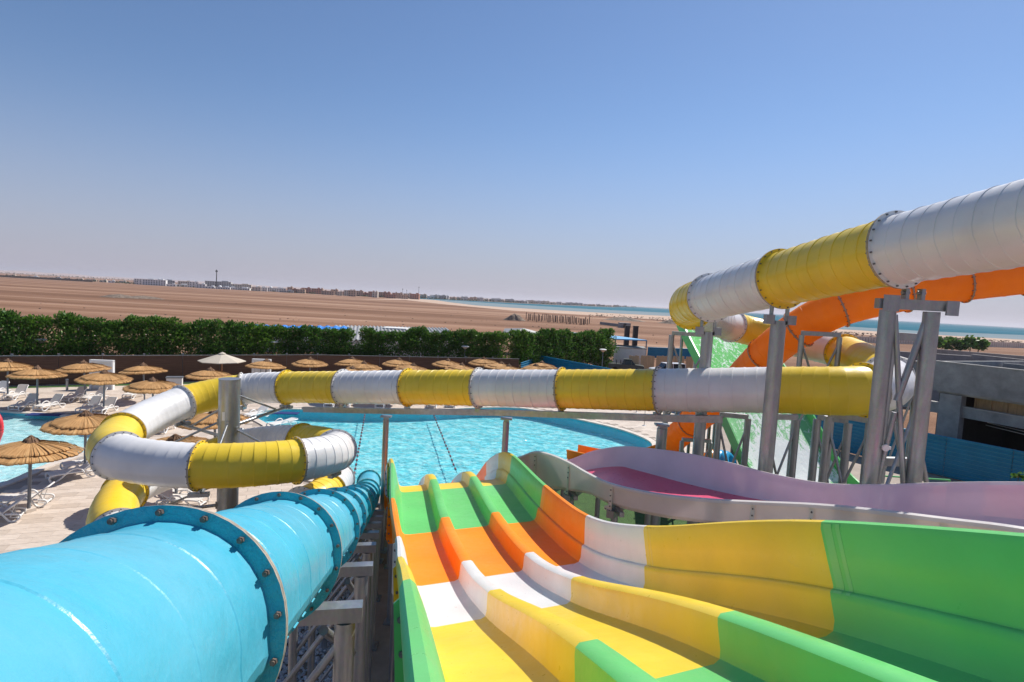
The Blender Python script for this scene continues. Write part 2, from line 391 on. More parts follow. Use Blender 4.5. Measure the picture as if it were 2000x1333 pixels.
# gravel
M['gravel'] = plain('white_pebble', (.46, .46, .48), .8, var=.4, scale=5)
# green slide with foam
t = NT('wet_green_slide_with_foam')
sx = t.n('ShaderNodeSeparateXYZ'); t.l(t.tc.outputs['UV'], sx.inputs[0])
cx_ = t.math('ABSOLUTE', t.math('SUBTRACT', sx.outputs[0], .47))
cen = t.ramp(cx_, [(.05, (1, 1, 1)), (.42, (.0, .0, .0))])
alo = t.ramp(sx.outputs[1], [(.0, (.0, .0, .0)), (.26, (.12, .12, .12)), (.32, (.35, .35, .35)), (.365, (.8, .8, .8)), (.44, (.85, .85, .85)), (.5, (.3, .3, .3)), (.6, (.2, .2, .2)), (1, (.12, .12, .12))])
nz = t.noise(1, 9, vec=t.tc.outputs['UV'], stretch=(14, 30, 1), rough=.8, dist=.8)
fm = t.math('MULTIPLY', t.math('ADD', cen, .5), alo)
mask = t.ramp(t.math('ADD', t.math('MULTIPLY', fm, .36), nz), [(.58, (0, 0, 0)), (.66, (1, 1, 1))])
soft = t.math('MULTIPLY', t.ramp(sx.outputs[1], [(.42, (0, 0, 0)), (.48, (1, 1, 1)), (.58, (1, 1, 1)), (.7, (0, 0, 0))]), .42)
c = t.mix(soft, (.045, .50, .065), (.45, .66, .48))
c = t.mix(mask, c, (.85, .88, .86))
M['wetgreen'] = t.set(Base_Color=c, Specular_IOR_Level=.15, Roughness=.65, Normal=t.bump(nz, .6, .05))

def sheet(name, loops, z, mat, kind='structure', parent=None):
    loops = [[Vector((p[0], p[1], 0)) for p in lp] for lp in loops]
    tris = tessellate_polygon(loops); flat = [p for lp in loops for p in lp]
    fs = []
    for a, b, c in tris:
        n = (flat[b] - flat[a]).cross(flat[c] - flat[a]).z
        if abs(n) < 1e-9: continue
        fs.append((a, b, c) if n > 0 else (a, c, b))
    mb = MB(); mb.add([Vector((p.x, p.y, z)) for p in flat], fs)
    o = mb.build(name, mat, parent); o['kind'] = kind
    return o
def smooth_loop(pts, n=8):
    P = [Vector((p[0], p[1], 0)) for p in pts]; N = len(P); out = []
    for i in range(N):
        a, b, c, d = P[i - 1], P[i], P[(i + 1) % N], P[(i + 2) % N]
        for k in range(n):
            t_ = k / n; q = .5 * ((2 * b) + (c - a) * t_ + (2 * a - 5 * b + 4 * c - d) * t_ ** 2 + (3 * b - a - 3 * c + d) * t_ ** 3)
            out.append((q.x, q.y))
    return out
def inside(p, poly):
    x, y = p; r_ = False; n = len(poly)
    for i in range(n):
        x1, y1 = poly[i]; x2, y2 = poly[i - 1]
        if (y1 > y) != (y2 > y) and x < (x2 - x1) * (y - y1) / (y2 - y1) + x1: r_ = not r_
    return r_
def offset_loop(lp, d):
    n = len(lp); out = []; ar = sum(lp[i - 1][0] * lp[i][1] - lp[i][0] * lp[i - 1][1] for i in range(n)); sg = 1 if ar > 0 else -1
    for i in range(n):
        a = Vector(lp[i - 1]); b = Vector(lp[(i + 1) % n]); t_ = (b - a).normalized(); nn = Vector((t_.y, -t_.x)) * sg
        out.append((lp[i][0] + nn.x * d, lp[i][1] + nn.y * d))
    return out

# ================================================================== GROUND, SEA, POOLS
PARK = [(-70, -30), (70, -30), (36, 15.5), (27.4, 30), (24, 35), (10, 59), (3.2, 69.5), (.3, 62.6), (-19.4, 56.4), (-40, 44.2), (-70, 27)]
hole = offset_loop(PARK, -.4)
BIG = 42000; HAZE = 9e-5
sheet('desert_ground', [[(-BIG, -600), (BIG, -600), (BIG, BIG), (-BIG, BIG)], hole], -.06, M['desert'])
P2 = lambda pts, z=0: [tuple(at(x, y, z=z)[:2]) for x, y in pts]
near_shore = [(800, 583.4), (850, 586.5), (880, 591), (930, 597), (1000, 601.5), (1050, 604.5), (1150, 610), (1310, 618), (1480, 630), (1650, 644), (1800, 653), (2000, 664)]
deep_edge = [(800, 582.8), (850, 585.8), (900, 588.5), (1000, 595), (1150, 604), (1310, 611.5), (1480, 624), (1650, 638), (1800, 647), (2000, 655)]
far_edge = [(1238, 599.6), (1200, 600.4), (1100, 596.6), (1000, 592.2), (930, 588.6), (860, 585.2), (800, 581.8)]
shore = P2(near_shore) + [(900, 350), (3000, -400), (30000, -400), (30000, 30000), (6500, 36000)] + P2(far_edge)
sheet('shallow_sea', [shore], .02, M['shallow'])
deep = P2(deep_edge) + [(1300, 420), (3600, -300), (30000, -300), (30000, 30000), (6600, 35900)] + P2(far_edge)
sheet('sea', [deep], .10, M['sea'])
beach = P2([(700, 585), (790, 586), (860, 594), (1000, 607), (1100, 613), (1310, 626), (1500, 640), (1700, 655), (2000, 674)]) + [(900, 260)] + list(reversed(P2(near_shore)))
sheet('beach', [beach], -.03, M['beach'])
# pools
MAIN = smooth_loop([(-9.4, 26.2), (-4, 25.2), (-.5, 26.4), (2.2, 30.2), (5.2, 33.0), (8.6, 34.6), (9.6, 37.0), (8.3, 40.2), (5.5, 43.0), (1.5, 46.2), (-2.2, 45.6), (-6.5, 43.2), (-11.5, 41.6), (-16.5, 41.0), (-17.6, 38.6), (-15.2, 35.6), (-12.8, 32), (-12, 28.8)], 8)
KIDS_POOL = smooth_loop([(-21.6, 22), (-21.6, 26), (-21.5, 29.5), (-22.8, 33.2), (-26.5, 35.0), (-31, 35.6), (-38, 35.8), (-46, 35), (-48, 28), (-46, 20), (-36, 16), (-26, 17)], 8)
LAWN = [(.2, 12), (13, 10), (22, 20), (17, 31), (10.2, 33.6), (5.2, 32.4), (2.2, 29.4), (.2, 26.4)]
sheet('deck_base', [PARK, MAIN, KIDS_POOL], 0, M['deck'])
sheet('service_ground', [[(-8.5, -5), (6, -5), (9, 10), (.1, 12), (.1, 24.4), (-8.5, 24.4)]], .012, M['ground'])
def pool(loop, depth, floor, wat, nm):
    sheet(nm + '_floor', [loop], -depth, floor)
    mb = MB(); n = len(loop)
    vs = [Vector((x, y, 0)) for x, y in loop] + [Vector((x, y, -depth)) for x, y in loop]
    mb.add(vs, [(i, (i + 1) % n, n + (i + 1) % n, n + i) for i in range(n)])
    mb.build(nm + '_wall', M['pool_wall'])['kind'] = 'structure'
    sheet(nm + '_water', [loop], -.06, wat)
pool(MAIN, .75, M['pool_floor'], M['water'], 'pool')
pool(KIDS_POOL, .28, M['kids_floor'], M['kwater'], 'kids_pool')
def coping(loop, nm):
    a = offset_loop(loop, -.05); b = offset_loop(loop, .38); n = len(a); step = 3
    root = sheet(nm, [offset_loop(loop, .36), offset_loop(loop, -.03)], .01, M['deck'])
    i = 0; k = 0
    while i < n:
        j = min(i + step, n); mb = MB()
        idx = [q % n for q in range(i, j + 1)]; L = len(idx)
        top = [(a[q][0], a[q][1], .07) for q in idx] + [(b[q][0], b[q][1], .07) for q in idx]
        bot = [(x, y, -.02) for x, y, z in top]
        # shrink a little at the joints
        def sh(P_):
            P_ = [Vector(p) for p in P_]
            for o_ in (0, L):
                d_ = (P_[o_ + 1] - P_[o_]).normalized() * .012; P_[o_] += d_
                d_ = (P_[o_ + L - 2] - P_[o_ + L - 1]).normalized() * .012; P_[o_ + L - 1] += d_
            return P_
        vs = sh(top) + sh(bot); fs = []
        for q in range(L - 1):
            fs += [(q, q + 1, L + q + 1, L + q), (q, 2 * L + q, 2 * L + q + 1, q + 1), (L + q, L + q + 1, 3 * L + q + 1, 3 * L + q)]
        fs += [(0, L, 3 * L, 2 * L), (L - 1, 3 * L - 1, 4 * L - 1, 2 * L - 1)]
        mb.add(vs, fs); mb.build('coping_stone', M['coping'], root, loc=(0, 0, 0)); i = j; k += 1
coping(MAIN, 'pool_edge'); coping(KIDS_POOL, 'kids_pool_edge')
# lawn
lw = sheet('lawn', [LAWN], .02, M['lawn'], 'stuff')
sheet('lawn_strip', [[(-70, 26.2), (-40, 43.4), (-19.4, 55.6), (-19.0, 54.6), (-39.6, 42.5), (-69.5, 25.3)]], .03, M['lawn'], 'stuff')
# deck tiles, laid in courses turned against the view
deck_root = [o for o in COL.objects if o.name == 'deck_base'][0]
TX, TY, TA = .92, .46, R(22)
ca, sa = math.cos(TA), math.sin(TA)
mo, ko = offset_loop(MAIN, .38), offset_loop(KIDS_POOL, .38)
SERV = [(-8.5, -5), (6, -5), (9, 10), (.1, 12), (.1, 24.4), (-8.5, 24.4)]
cells = []
for j in range(-90, 160):
    for i in range(-90, 90):
        u = (i + (j % 2) * .5) * TX; v_ = j * TY
        x, y = u * ca - v_ * sa, u * sa + v_ * ca
        if y < 11 or y > 55: continue
        d_ = y
        px = 1000 + 1100 * x / y
        if px < -60 or px > 1420: continue
        if x > -6 and y < 24.6 : continue
        cs = [(u - TX / 2, v_ - TY / 2), (u + TX / 2, v_ - TY / 2), (u + TX / 2, v_ + TY / 2), (u - TX / 2, v_ + TY / 2)]
        cs = [(p * ca - q * sa, p * sa + q * ca) for p, q in cs]
        if not inside((x, y), PARK) : continue
        if any(inside(c_, mo) or inside(c_, ko) or inside(c_, LAWN) or inside(c_, SERV) for c_ in cs): continue
        if y > 24 and not all(inside(c_, PARK) for c_ in cs): continue
        cells.append((y * y + x * x * .1, x, y))
cells.sort()
def slab(mb, x, y, dz, g=.006):
    hx, hy = TX / 2 - g, TY / 2 - g
    pts = [(sx_ * hx * ca - sy * hy * sa, sx_ * hx * sa + sy * hy * ca) for sx_, sy in ((-1, -1), (1, -1), (1, 1), (-1, 1))]
    vs = [(x + p, y + q, dz) for p, q in pts] + [(x + p, y + q, -.005) for p, q in pts]
    mb.add(vs, [(0, 1, 2, 3), (0, 4, 5, 1), (1, 5, 6, 2), (2, 6, 7, 3), (3, 7, 4, 0)])
mb = MB(); slab(mb, 0, 0, .02); tile0 = None
for k, (_, x, y) in enumerate(cells[:300]):
    if tile0 is None: tile0 = mb.build('tile', M['tile'], deck_root, loc=(x, y, 0)); continue
    c = tile0.copy(); COL.objects.link(c); c.parent = deck_root; c.location = (x, y, random.uniform(-.0015, .0015))
mb = MB()
for _, x, y in cells[300:]: slab(mb, x, y, .02 + random.uniform(-.0015, .0015))
mb.build('far_tiles', M['tiles'], deck_root, loc=(0, 0, 0))['kind'] = 'stuff'

# ================================================================== FAR LAND
def hill(name, x0, x1, d, hmax, seed, base=-2):
    mb = MB(); N = 120; rows = 5; vs = []
    for r_ in range(rows):
        for i in range(N + 1):
            px = x0 + (x1 - x0) * i / N; dd = d * (1 + .12 * r_)
            X = (px - 1000) / F * dd; e = math.sin(math.pi * i / N) ** .6
            h_ = (noise.fractal(Vector((px * .006 + seed, r_ * .7, 0)), .7, 2.1, 5) * .5 + .62) * hmax * e * [0, .45, .8, 1, .3][r_]
            vs.append((X, dd, base + max(0, h_)))
    mb.add(vs, [(r_ * (N + 1) + i, r_ * (N + 1) + i + 1, (r_ + 1) * (N + 1) + i + 1, (r_ + 1) * (N + 1) + i) for r_ in range(rows - 1) for i in range(N)])
    o = mb.build(name, M['hill'], smooth=True); o['kind'] = 'structure'
hill('far_hills', -900, 260, 4200, 58, 1.0)
hill('far_hills', 60, 620, 5200, 34, 5.0)
hill('far_hills', 400, 900, 5600, 22, 9.0)
hill('far_shore_hills', 1180, 1420, 7000, 20, 3.0)
hill('far_shore_hills', 1560, 1760, 8000, 22, 12.0)
hill('far_shore_hills', 1820, 2150, 9000, 10, 17.0)
FM = {}
for k, c in {'cream': (.62, .54, .45), 'sand': (.52, .36, .26), 'terra': (.42, .20, .14), 'white': (.74, .73, .71), 'grey': (.42, .42, .42)}.items():
    FM[k] = plain('far_wall_' + k, c, .85, var=.06, scale=.3)
M['farwin'] = plain('far_window_shade', (.05, .06, .08), .4)  # dark colour stands in for the shade in window openings
def make_block(W_, D_, fl, mat, dome=False, name='house'):
    """low resort block: storeys with window blocks painted shade-dark in the front, parapet"""
    root = bpy.data.objects.new(name, None); COL.objects.link(root)
    hh = 3.0 * fl; mb = MB()
    mb.box((0, D_ / 2, hh / 2), (W_, D_, hh)); mb.box((0, D_ / 2, hh + .35), (W_ + .3, D_ + .3, .7))
    mb.box((W_ * .25, D_ / 2, hh + 1.4), (W_ * .25, D_ * .4, 1.8))
    mb.build('wall', mat, root, loc=(0, 0, 0))
    n = max(2, int(W_ / 3.6)); wb = MB()
    for f in range(fl):
        for i in range(n):
            x = -W_ / 2 + (i + .5) * W_ / n
            wb.box((x, -.06, f * 3 + 1.5), (1.5, .2, 1.7)); 
    wb.build('window', M['farwin'], root, loc=(0, 0, 0))['kind'] = 'stuff'
    if dome:
        mb = MB(); mb.lathe([(2.6 * math.cos(a), hh + .7 + 2.6 * math.sin(a)) for a in [R(q) for q in (0, 25, 50, 70, 90)]], (-W_ * .2, D_ / 2, 0), 14)
        mb.build('dome', FM['white'], root, True, loc=(0, 0, 0))
    return root
protos = {}
def far_block(px, d, W_, D_, fl, col, desc, dome=False, i=0, name='house', z=-.06):
    key = (W_, D_, fl, col, dome, name)
    if key in protos: o = copy_tree(protos[key])
    else: o = make_block(W_, D_, fl, FM[col], dome, name); protos[key] = o
    o.location = ((px - 1000) / F * d, d, z); o.rotation_euler = (0, 0, math.atan2(-(px - 1000) / F, 1) * .8 + random.uniform(-.15, .15))
    tag(o, desc, 'building', 'buildings of the far town'); return o
rg = random.Random(11)
k = 0
for px in list(range(268, 560, 15)):
    col = rg.choice(['white', 'white', 'cream', 'grey'])
    far_block(px + rg.uniform(-4, 4), rg.uniform(930, 1080), rg.choice([14, 22, 34]), 12, rg.choice([1, 2, 3]), col, f'{nth(k)} pale low building from the left on the edge of the desert plain', rg.random() < .25, k); k += 1
far_block(422, 1000, 42, 14, 4, 'grey', 'long four storey grey hotel below the tall tower on the plain', name='hotel')
far_block(462, 1010, 42, 14, 3, 'cream', 'long three storey cream hotel beside the grey one', name='hotel')
far_block(271, 960, 14, 10, 2, 'white', 'bright white cube house standing alone at the left', name='house')
k = 0
for px in list(range(560, 808, 9)):
    col = rg.choice(['sand', 'terra', 'sand', 'terra', 'cream'])
    far_block(px + rg.uniform(-3, 3), rg.uniform(900, 1040) + max(0, px - 700) * .6, rg.choice([9, 12, 16]), 10, rg.choice([2, 3, 3]), col, f'{nth(k)} earth coloured block from the left in the brick red resort', False, k); k += 1
k = 0
for px in list(range(812, 1240, 11)):
    col = rg.choice(['white', 'cream', 'sand', 'grey'])
    dd = np.interp(px, [812, 1000, 1100, 1200, 1240], [1250, 1620, 1950, 2700, 4200])
    far_block(px + rg.uniform(-3, 3), dd * 1.04, rg.choice([18, 26]), 14, rg.choice([2, 3]), col, f'{nth(k)} pale seaside block from the left on the spit across the water', rg.random() < .15, k); k += 1
k = 0
for px in (20, 60, 105, 128, 152, 175, 198, 214, 236):
    far_block(px, rg.uniform(980, 1150), rg.choice([10, 16]), 9, 1, rg.choice(['cream', 'white', 'grey']), f'{nth(k)} tiny flat house from the left edge below the hills', False, k); k += 1
# masts
def mast(px, d, h_, label, wide):
    o = empty('mast', ((px - 1000) / F * d, d, 0), label, 'mast', 'masts on the horizon')
    b = MB(o.location); L = o.location
    b.cyl(L, L + V(0, 0, h_), wide, wide * .6, 8); part('pole', b, M['black'], o)
    b = MB(); b.cyl(L + V(0, 0, h_ * .88), L + V(0, 0, h_ * .95), wide * 2.0, None, 8); part('antenna', b, M['black'], o)
mast(419, 990, 33, 'short dark tower rising over the grey hotel', 1.0)
mast(782, 1100, 19, 'leftmost of three thin masts above the red resort', .35)
mast(790, 1100, 17, 'middle one of three thin masts above the red resort', .35)
mast(813.5, 1150, 25, 'tallest thin mast right of the red resort', .4)
# far vegetation: low tree belts
mb = MB(); rg = random.Random(5)
def clump(mb, X, Y, z, rr, n, sq=.8):
    for _ in range(n):
        a = rg.gauss(0, .42), rg.gauss(0, .42), rg.gauss(0, .36)
        c_ = Vector((X + a[0] * rr, Y + a[1] * rr, z + rr * sq * .8 + a[2] * rr * sq)); s_ = rr * rg.uniform(.25, .45)
        q = Vector((rg.uniform(-1, 1), rg.uniform(-1, 1), rg.uniform(-1, 1))).normalized(); x_ = q.orthogonal().normalized() * s_; y_ = q.cross(x_)
        mb.add([c_ + x_, c_ + y_, c_ - x_, c_ - y_], [(0, 1, 2, 3)])
for px in np.arange(-60, 1240, 2.6):
    base = np.interp(px, [0, 560, 800, 812, 1000, 1100, 1200, 1240], [1010, 960, 1060, 1240, 1600, 1930, 2650, 4100])
    for _ in range(2):
        if rg.random() < (.55 if px < 560 else .75):
            d_ = base * rg.uniform(.985, 1.06); clump(mb, (px + rg.uniform(-2, 2) - 1000) / F * d_, d_, 0, rg.uniform(1.6, 3.2) * (d_ / 1000) ** .5, 9)
for px in np.arange(-60, 300, 6):
    d_ = 1900; clump(mb, (px + rg.uniform(-2, 2) - 1000) / F * d_, d_, 4, rg.uniform(2.4, 3.6), 7)
mb.build('far_tree_belt', M['leafd'])['kind'] = 'stuff'
# dark wall at the left below the trees
o = empty('boundary_wall', ((60 - 1000) / F * 940, 940, 0), 'long dark boundary wall at the far left edge of the plain', 'wall')
b = MB(); b.bar(((-60 - 1000) / F * 960, 960, 1.6), ((178 - 1000) / F * 930, 930, 1.6), 1, 3.2); part('wall_body', b, M['rubble'], o)
# rubble mounds and specks on the plain
def mound(px, py, w_, h_, label):
    p = at(px, py, z=0); mb = MB(p); N = 22; vs = [p + V(0, 0, h_)]
    for ring in (.45, .8, 1):
        for i in range(N):
            q = i / N * 6.283; k_ = 1 + .22 * noise.noise(Vector((math.cos(q) * 2, math.sin(q) * 2, px + ring)))
            vs.append(p + V(math.cos(q) * w_ * ring * k_, math.sin(q) * w_ * .6 * ring * k_, h_ * {.45: .62, .8: .2, 1: -.02}[ring] * k_))
    fs = [(0, 1 + i, 1 + (i + 1) % N) for i in range(N)]
    for r_ in range(2): fs += [(1 + r_ * N + i, 1 + (r_ + 1) * N + i, 1 + (r_ + 1) * N + (i + 1) % N, 1 + r_ * N + (i + 1) % N) for i in range(N)]
    mb.add(vs, fs); tag(mb.build('sand_mound', M['rubble'], smooth=False), label, 'mound')
mound(1004, 626, 5, 3.0, 'steep grey sand mound left of the row of piles')
mound(234, 581.5, 9, 1.6, 'low dark heap alone on the plain, left one of two')
mound(279, 583, 10, 1.3, 'low dark heap alone on the plain, right one of two')
mound(1219, 626.5, 13, 2.2, 'wide rubble heap near the shore, right of the piles')
mound(1310, 632.5, 8, 2.5, 'rubble heap near the shore beside the yellow tube bend')
# field of concrete piles
k = 0; pr = None; rg = random.Random(2)
for px in np.arange(1026, 1150, 2.9):
    d_ = 258 + rg.uniform(-14, 14) - (px - 1026) * .1; h_ = rg.uniform(2.4, 3.4)
    mb = MB(); 
    if pr is None:
        mb.box((0, 0, .5), (.34, .34, 1.0)); mb.box((0, 0, 1.03), (.12, .12, .1)); pr = mb.build('pile', M['wood'] if False else plain('weathered_pile', (.17, .13, .10), .9)); c = pr
    else: c = pr.copy(); COL.objects.link(c)
    c.location = ((px + rg.uniform(-1, 1) - 1000) / F * d_, d_, -.1); c.scale = (1, 1, h_)
    tag(c, f'{nth(k)} pile from the left in the row of upright piles on the sand', 'pile', 'upright piles near the shore'); k += 1
# scattered shrubs and stones along the beach
mb = MB()
for _ in range(700):
    px = rg.uniform(1150, 2050); sh_y = np.interp(px, [1150, 1310, 1650, 2000], [613, 622, 649, 668])
    p = at(px, sh_y + abs(rg.gauss(0, 3.2)), z=0); s_ = rg.uniform(.2, .8)
    mb.box(p + V(0, 0, s_ * .25), (s_ * 1.6, s_, s_ * .6), rg.uniform(0, 3))
mb.build('beach_stones', M['rubble'])['kind'] = 'stuff'
mb = MB()
for _ in range(160):
    px = rg.uniform(-20, 1300); p = at(px, rg.uniform(595, 660) + (px - 600) * .02, z=0); s_ = rg.uniform(.1, .3)
    mb.box(p + V(0, 0, s_ * .2), (s_ * 1.6, s_, s_ * .6), rg.uniform(0, 3))
mb.build('desert_stones', M['rubble'])['kind'] = 'stuff'

# thin dusty air over everything
hz = bpy.data.materials.new('dusty_air'); hz.use_nodes = True; hn = hz.node_tree
for n_ in list(hn.nodes):
    if n_.type == 'BSDF_PRINCIPLED': hn.nodes.remove(n_)
pv = hn.nodes.new('ShaderNodeVolumePrincipled'); pv.inputs['Color'].default_value = (.93, .90, .96, 1); pv.inputs['Density'].default_value = HAZE; pv.inputs['Anisotropy'].default_value = .2
hn.links.new(pv.outputs[0], hn.nodes['Material Output'].inputs['Volume'])
mb = MB(); mb.box((0, 20600, 50), (2 * BIG + 4000, 2 * 21500, 106)); mb.build('haze', hz)['kind'] = 'stuff'
# ================================================================== HEDGE
def shrub_mesh(seed, w_, h_, nl):
    rg = random.Random(seed); mb = MB()
    lobes = [(rg.uniform(-w_ * .42, w_ * .42), rg.uniform(-.5, .5), rg.uniform(.5, h_ * .8), rg.uniform(.75, 1.15)) for _ in range(12)]
    lobes += [(rg.uniform(-w_ * .4, w_ * .4), rg.uniform(-.35, .35), h_ - rg.uniform(.35, .9), rg.uniform(.4, .65)) for _ in range(6)]
    for _ in range(nl):
        lx, ly, lz, lr = rg.choice(lobes)
        q = Vector((rg.gauss(0, 1), rg.gauss(0, 1), rg.gauss(0, 1))).normalized()
        rr = lr * (rg.random() ** .35) * rg.uniform(.85, 1.12)
        p = Vector((lx, ly, lz)) + q * rr
        if p.z < .15: continue
        d_ = (q + Vector((rg.uniform(-.7, .7), rg.uniform(-.7, .7), rg.uniform(-.2, 1.0)))).normalized()
        s_ = d_.cross(Vector((rg.uniform(-1, 1), rg.uniform(-1, 1), rg.uniform(-1, 1)))).normalized()
        L = rg.uniform(.16, .30); W_ = L * .26
        m_ = 1 if rg.random() < .012 else 0
        mb.add([p, p + d_ * L * .5 + s_ * W_, p + d_ * L, p + d_ * L * .5 - s_ * W_], [(0, 1, 2, 3)], m_)
    return mb
SH = []
for sd_ in range(5):
    root = bpy.data.objects.new('shrub', None); COL.objects.link(root); root.location = (0, 0, -500)
    shrub_mesh(sd_, 2.1, 5.3, 5200).build('foliage', [M['leaf'], M['flower']], root, loc=(0, 0, 0))
    b = MB()
    for q in range(4):
        a = q * 1.6 + sd_; b.cyl((0.1 * math.cos(a), .1 * math.sin(a), 0), (.7 * math.cos(a), .4 * math.sin(a), 2.6), .06, .02, 6)
        b.cyl((.35 * math.cos(a), .2 * math.sin(a), 1.3), (.2 * math.cos(a + 1), .5 * math.sin(a + 1), 3.8), .04, .012, 5)
    b.build('stems', M['bark'], root, loc=(0, 0, 0))
    SH.append(root)
used = set()
def put_shrub(x, y, s, label, group, rz):
    i = random.randrange(5); o = SH[i] if i not in used else copy_tree(SH[i]); used.add(i)
    o.location = (x, y, 0); o.rotation_euler = (0, 0, rz); o.scale = s; tag(o, label, 'shrub', group)
FA, FB, FC = V(-46.4, 40.0, 0), V(-19.4, 56.2, 0), V(.9, 62.8, 0)
line = []
p = V(-48, 41.2, 0)
seg = [V(-48, 41.0, 0), V(-19.9, 58.2, 0), V(-.8, 64.6, 0)]
k = 0
for a, b in zip(seg[:-1], seg[1:]):
    L = (b - a).length; n = int(L / 1.75)
    for i in range(n):
        q = a + (b - a) * (i + .5) / n; px = 1000 + 1100 * q.x / q.y
        hs = np.interp(px, [-100, 40, 80, 120, 600, 1000], [1.13, 1.12, 1.0, 1.04, .96, .97]) * random.uniform(.95, 1.06)
        put_shrub(q.x, q.y + random.uniform(-.2, .2), (1.0, 1, hs), f'{nth(k)} oleander shrub from the left in the dark hedge behind the brown fence', 'shrubs of the hedge behind the brown fence', math.atan2((b - a).y, (b - a).x) + random.choice([0, math.pi])); k += 1
a, b = V(.0, 65.9, 0), V(13.6, 79, 0)
n = 11
for i in range(n):
    q = a + (b - a) * (i + .5) / n
    put_shrub(q.x, q.y, (1.0, 1.15, random.uniform(.93, 1.05)), f'{nth(i)} shrub from the left in the hedge behind the blue fence', 'shrubs of the hedge behind the blue fence', .78)
rg = random.Random(8)
tree_px = [(1838, 690), (1856, 691), (1874, 692), (1893, 692), (1909, 693)]
for i, (px, py) in enumerate(tree_px):
    p = at(px, py, z=0)
    o = empty('tree', p, f'{nth(i)} bushy green tree from the left in the small row near the beach', 'tree', 'trees near the beach')
    b = MB(); b.cyl(p, p + V(.2, 0, 2), .18, .1, 8); part('trunk', b, M['bark'], o)
    b = MB()
    for q in range(7): clump(b, p.x + rg.uniform(-2.2, 2.2), p.y + rg.uniform(-1, 1), 1.2 + rg.uniform(0, 2.6), 1.4, 60)
    part('crown', b, M['leaf'], o)

# ================================================================== BROWN FENCE, LAMPS, WHITE SCREENS
fo = empty('reed_fence', FB, 'long dark brown reed mat fence along the back of the pool deck', 'fence')
for a, b in ((V(-62, 30.6, 0), FB), (FB, FC)):
    L = (b - a).length; n = round(L / 2.9); d_ = (b - a) / n; q = math.atan2(d_.y, d_.x)
    for i in range(n):
        c_ = a + d_ * (i + .5); mb = MB(); mb.box(c_ + V(0, 0, 1.2), (d_.length - .03, .05, 2.34), q); part('reed_panel', mb, M['reed'], fo)
        mb = MB(); mb.cyl(a + d_ * i + V(-.03, .08, 0), a + d_ * i + V(-.03, .08, 2.5), .035, n=8); mb.box(a + d_ * i + V(-.03, .08, 2.53), (.16, .16, .08), q); part('fence_post', mb, M['pole'], fo)
    mb = MB(); mb.bar(a + V(0, 0, 2.42), b + V(0, 0, 2.42), .07, .05); part('top_rail', mb, M['steel'], fo)
def lamp(px, py, label):
    p = at(px, py, z=3.5); o = empty('street_lamp', (p.x, p.y, 0), label, 'street lamp', 'bowl lamps in front of the hedge')
    b = MB(); b.cyl((p.x, p.y, 0), (p.x, p.y, 3.3), .05, .04, 8); part('pole', b, M['pole'], o)
    b = MB(); b.lathe([(.03, 3.2), (.22, 3.35), (.36, 3.5), (.36, 3.52)], (p.x, p.y, 0), 16); part('bowl', b, M['lampw'], o, True)
    b = MB(); b.lathe([(.44, 3.52), (.44, 3.56), (.30, 3.62), (0.001, 3.64)], (p.x, p.y, 0), 16); part('lid', b, M['whitewall'], o)
lamp(80, 665, 'bowl lamp before the hedge at the far left')
lamp(536, 669, 'bowl lamp before the hedge right of the cream parasol')
lamp(908.5, 678, 'bowl lamp before the right part of the long hedge')
lamp(1178, 684, 'bowl lamp before the hedge behind the blue fence')
def frame_screen(x0, x1, ytop, ybot, label):
    a = at(x0, ybot, z=0); b = at(x1, ybot + (x1 - x0) * .03, z=0); hgt = 9 - (ytop - 533 - x0 * .0545) * a.y / F
    d_ = (b - a); q = math.atan2(d_.y, d_.x); c_ = (a + b) / 2; o = empty('shower_screen', c_, label, 'screen')
    mb = MB(); mb.box(c_ + V(0, 0, hgt / 2), (d_.length, .12, hgt), q); part('panel', mb, M['whitewall'], o)
    mb = MB(); 
    for e in (a, b): mb.box(e + V(0, -.04, hgt / 2), (.14, .3, hgt + .02), q)
    mb.box(c_ + V(0, -.04, hgt), (d_.length + .14, .3, .14), q); part('frame', mb, M['plastic'], o)
    mb = MB(); mb.box(c_ + V(-.02, -.16, hgt * .5), (.06, .06, hgt * .7), q); mb.box(c_ + V(0, -.22, hgt * .84), (.1, .2, .05), q); part('shower_pipe', mb, M['steel'], o)
frame_screen(179, 221, 707, 760, 'white shower screen against the brown fence at the left')
frame_screen(494, 527, 705, 752, 'white shower screen behind the straw parasol near the steel column')
frame_screen(887, 911, 707, 741, 'white shower screen at the right part of the brown fence')
p = at(131, 763, z=0); o = empty('bollard_light', p, 'short grey post light at the edge of the grass strip', 'bollard')
b = MB(); b.cyl(p, p + V(0, 0, .78), .085, n=12); part('post', b, M['steel'], o); b = MB(); b.cyl(p + V(0, 0, .79), p + V(0, 0, .9), .1, n=12); part('cap', b, M['pole'], o)
p = at(341, 757, z=0); o = empty('storage_bin', p, 'low grey storage bin standing against the brown fence', 'bin')
b = MB(); b.box(p + V(0, 0, .42), (1.15, .6, .8), .4); part('body', b, M['whitewall'], o); b = MB(); b.box(p + V(0, 0, .87), (1.25, .7, .1), .4); part('lid', b, M['pole'], o)

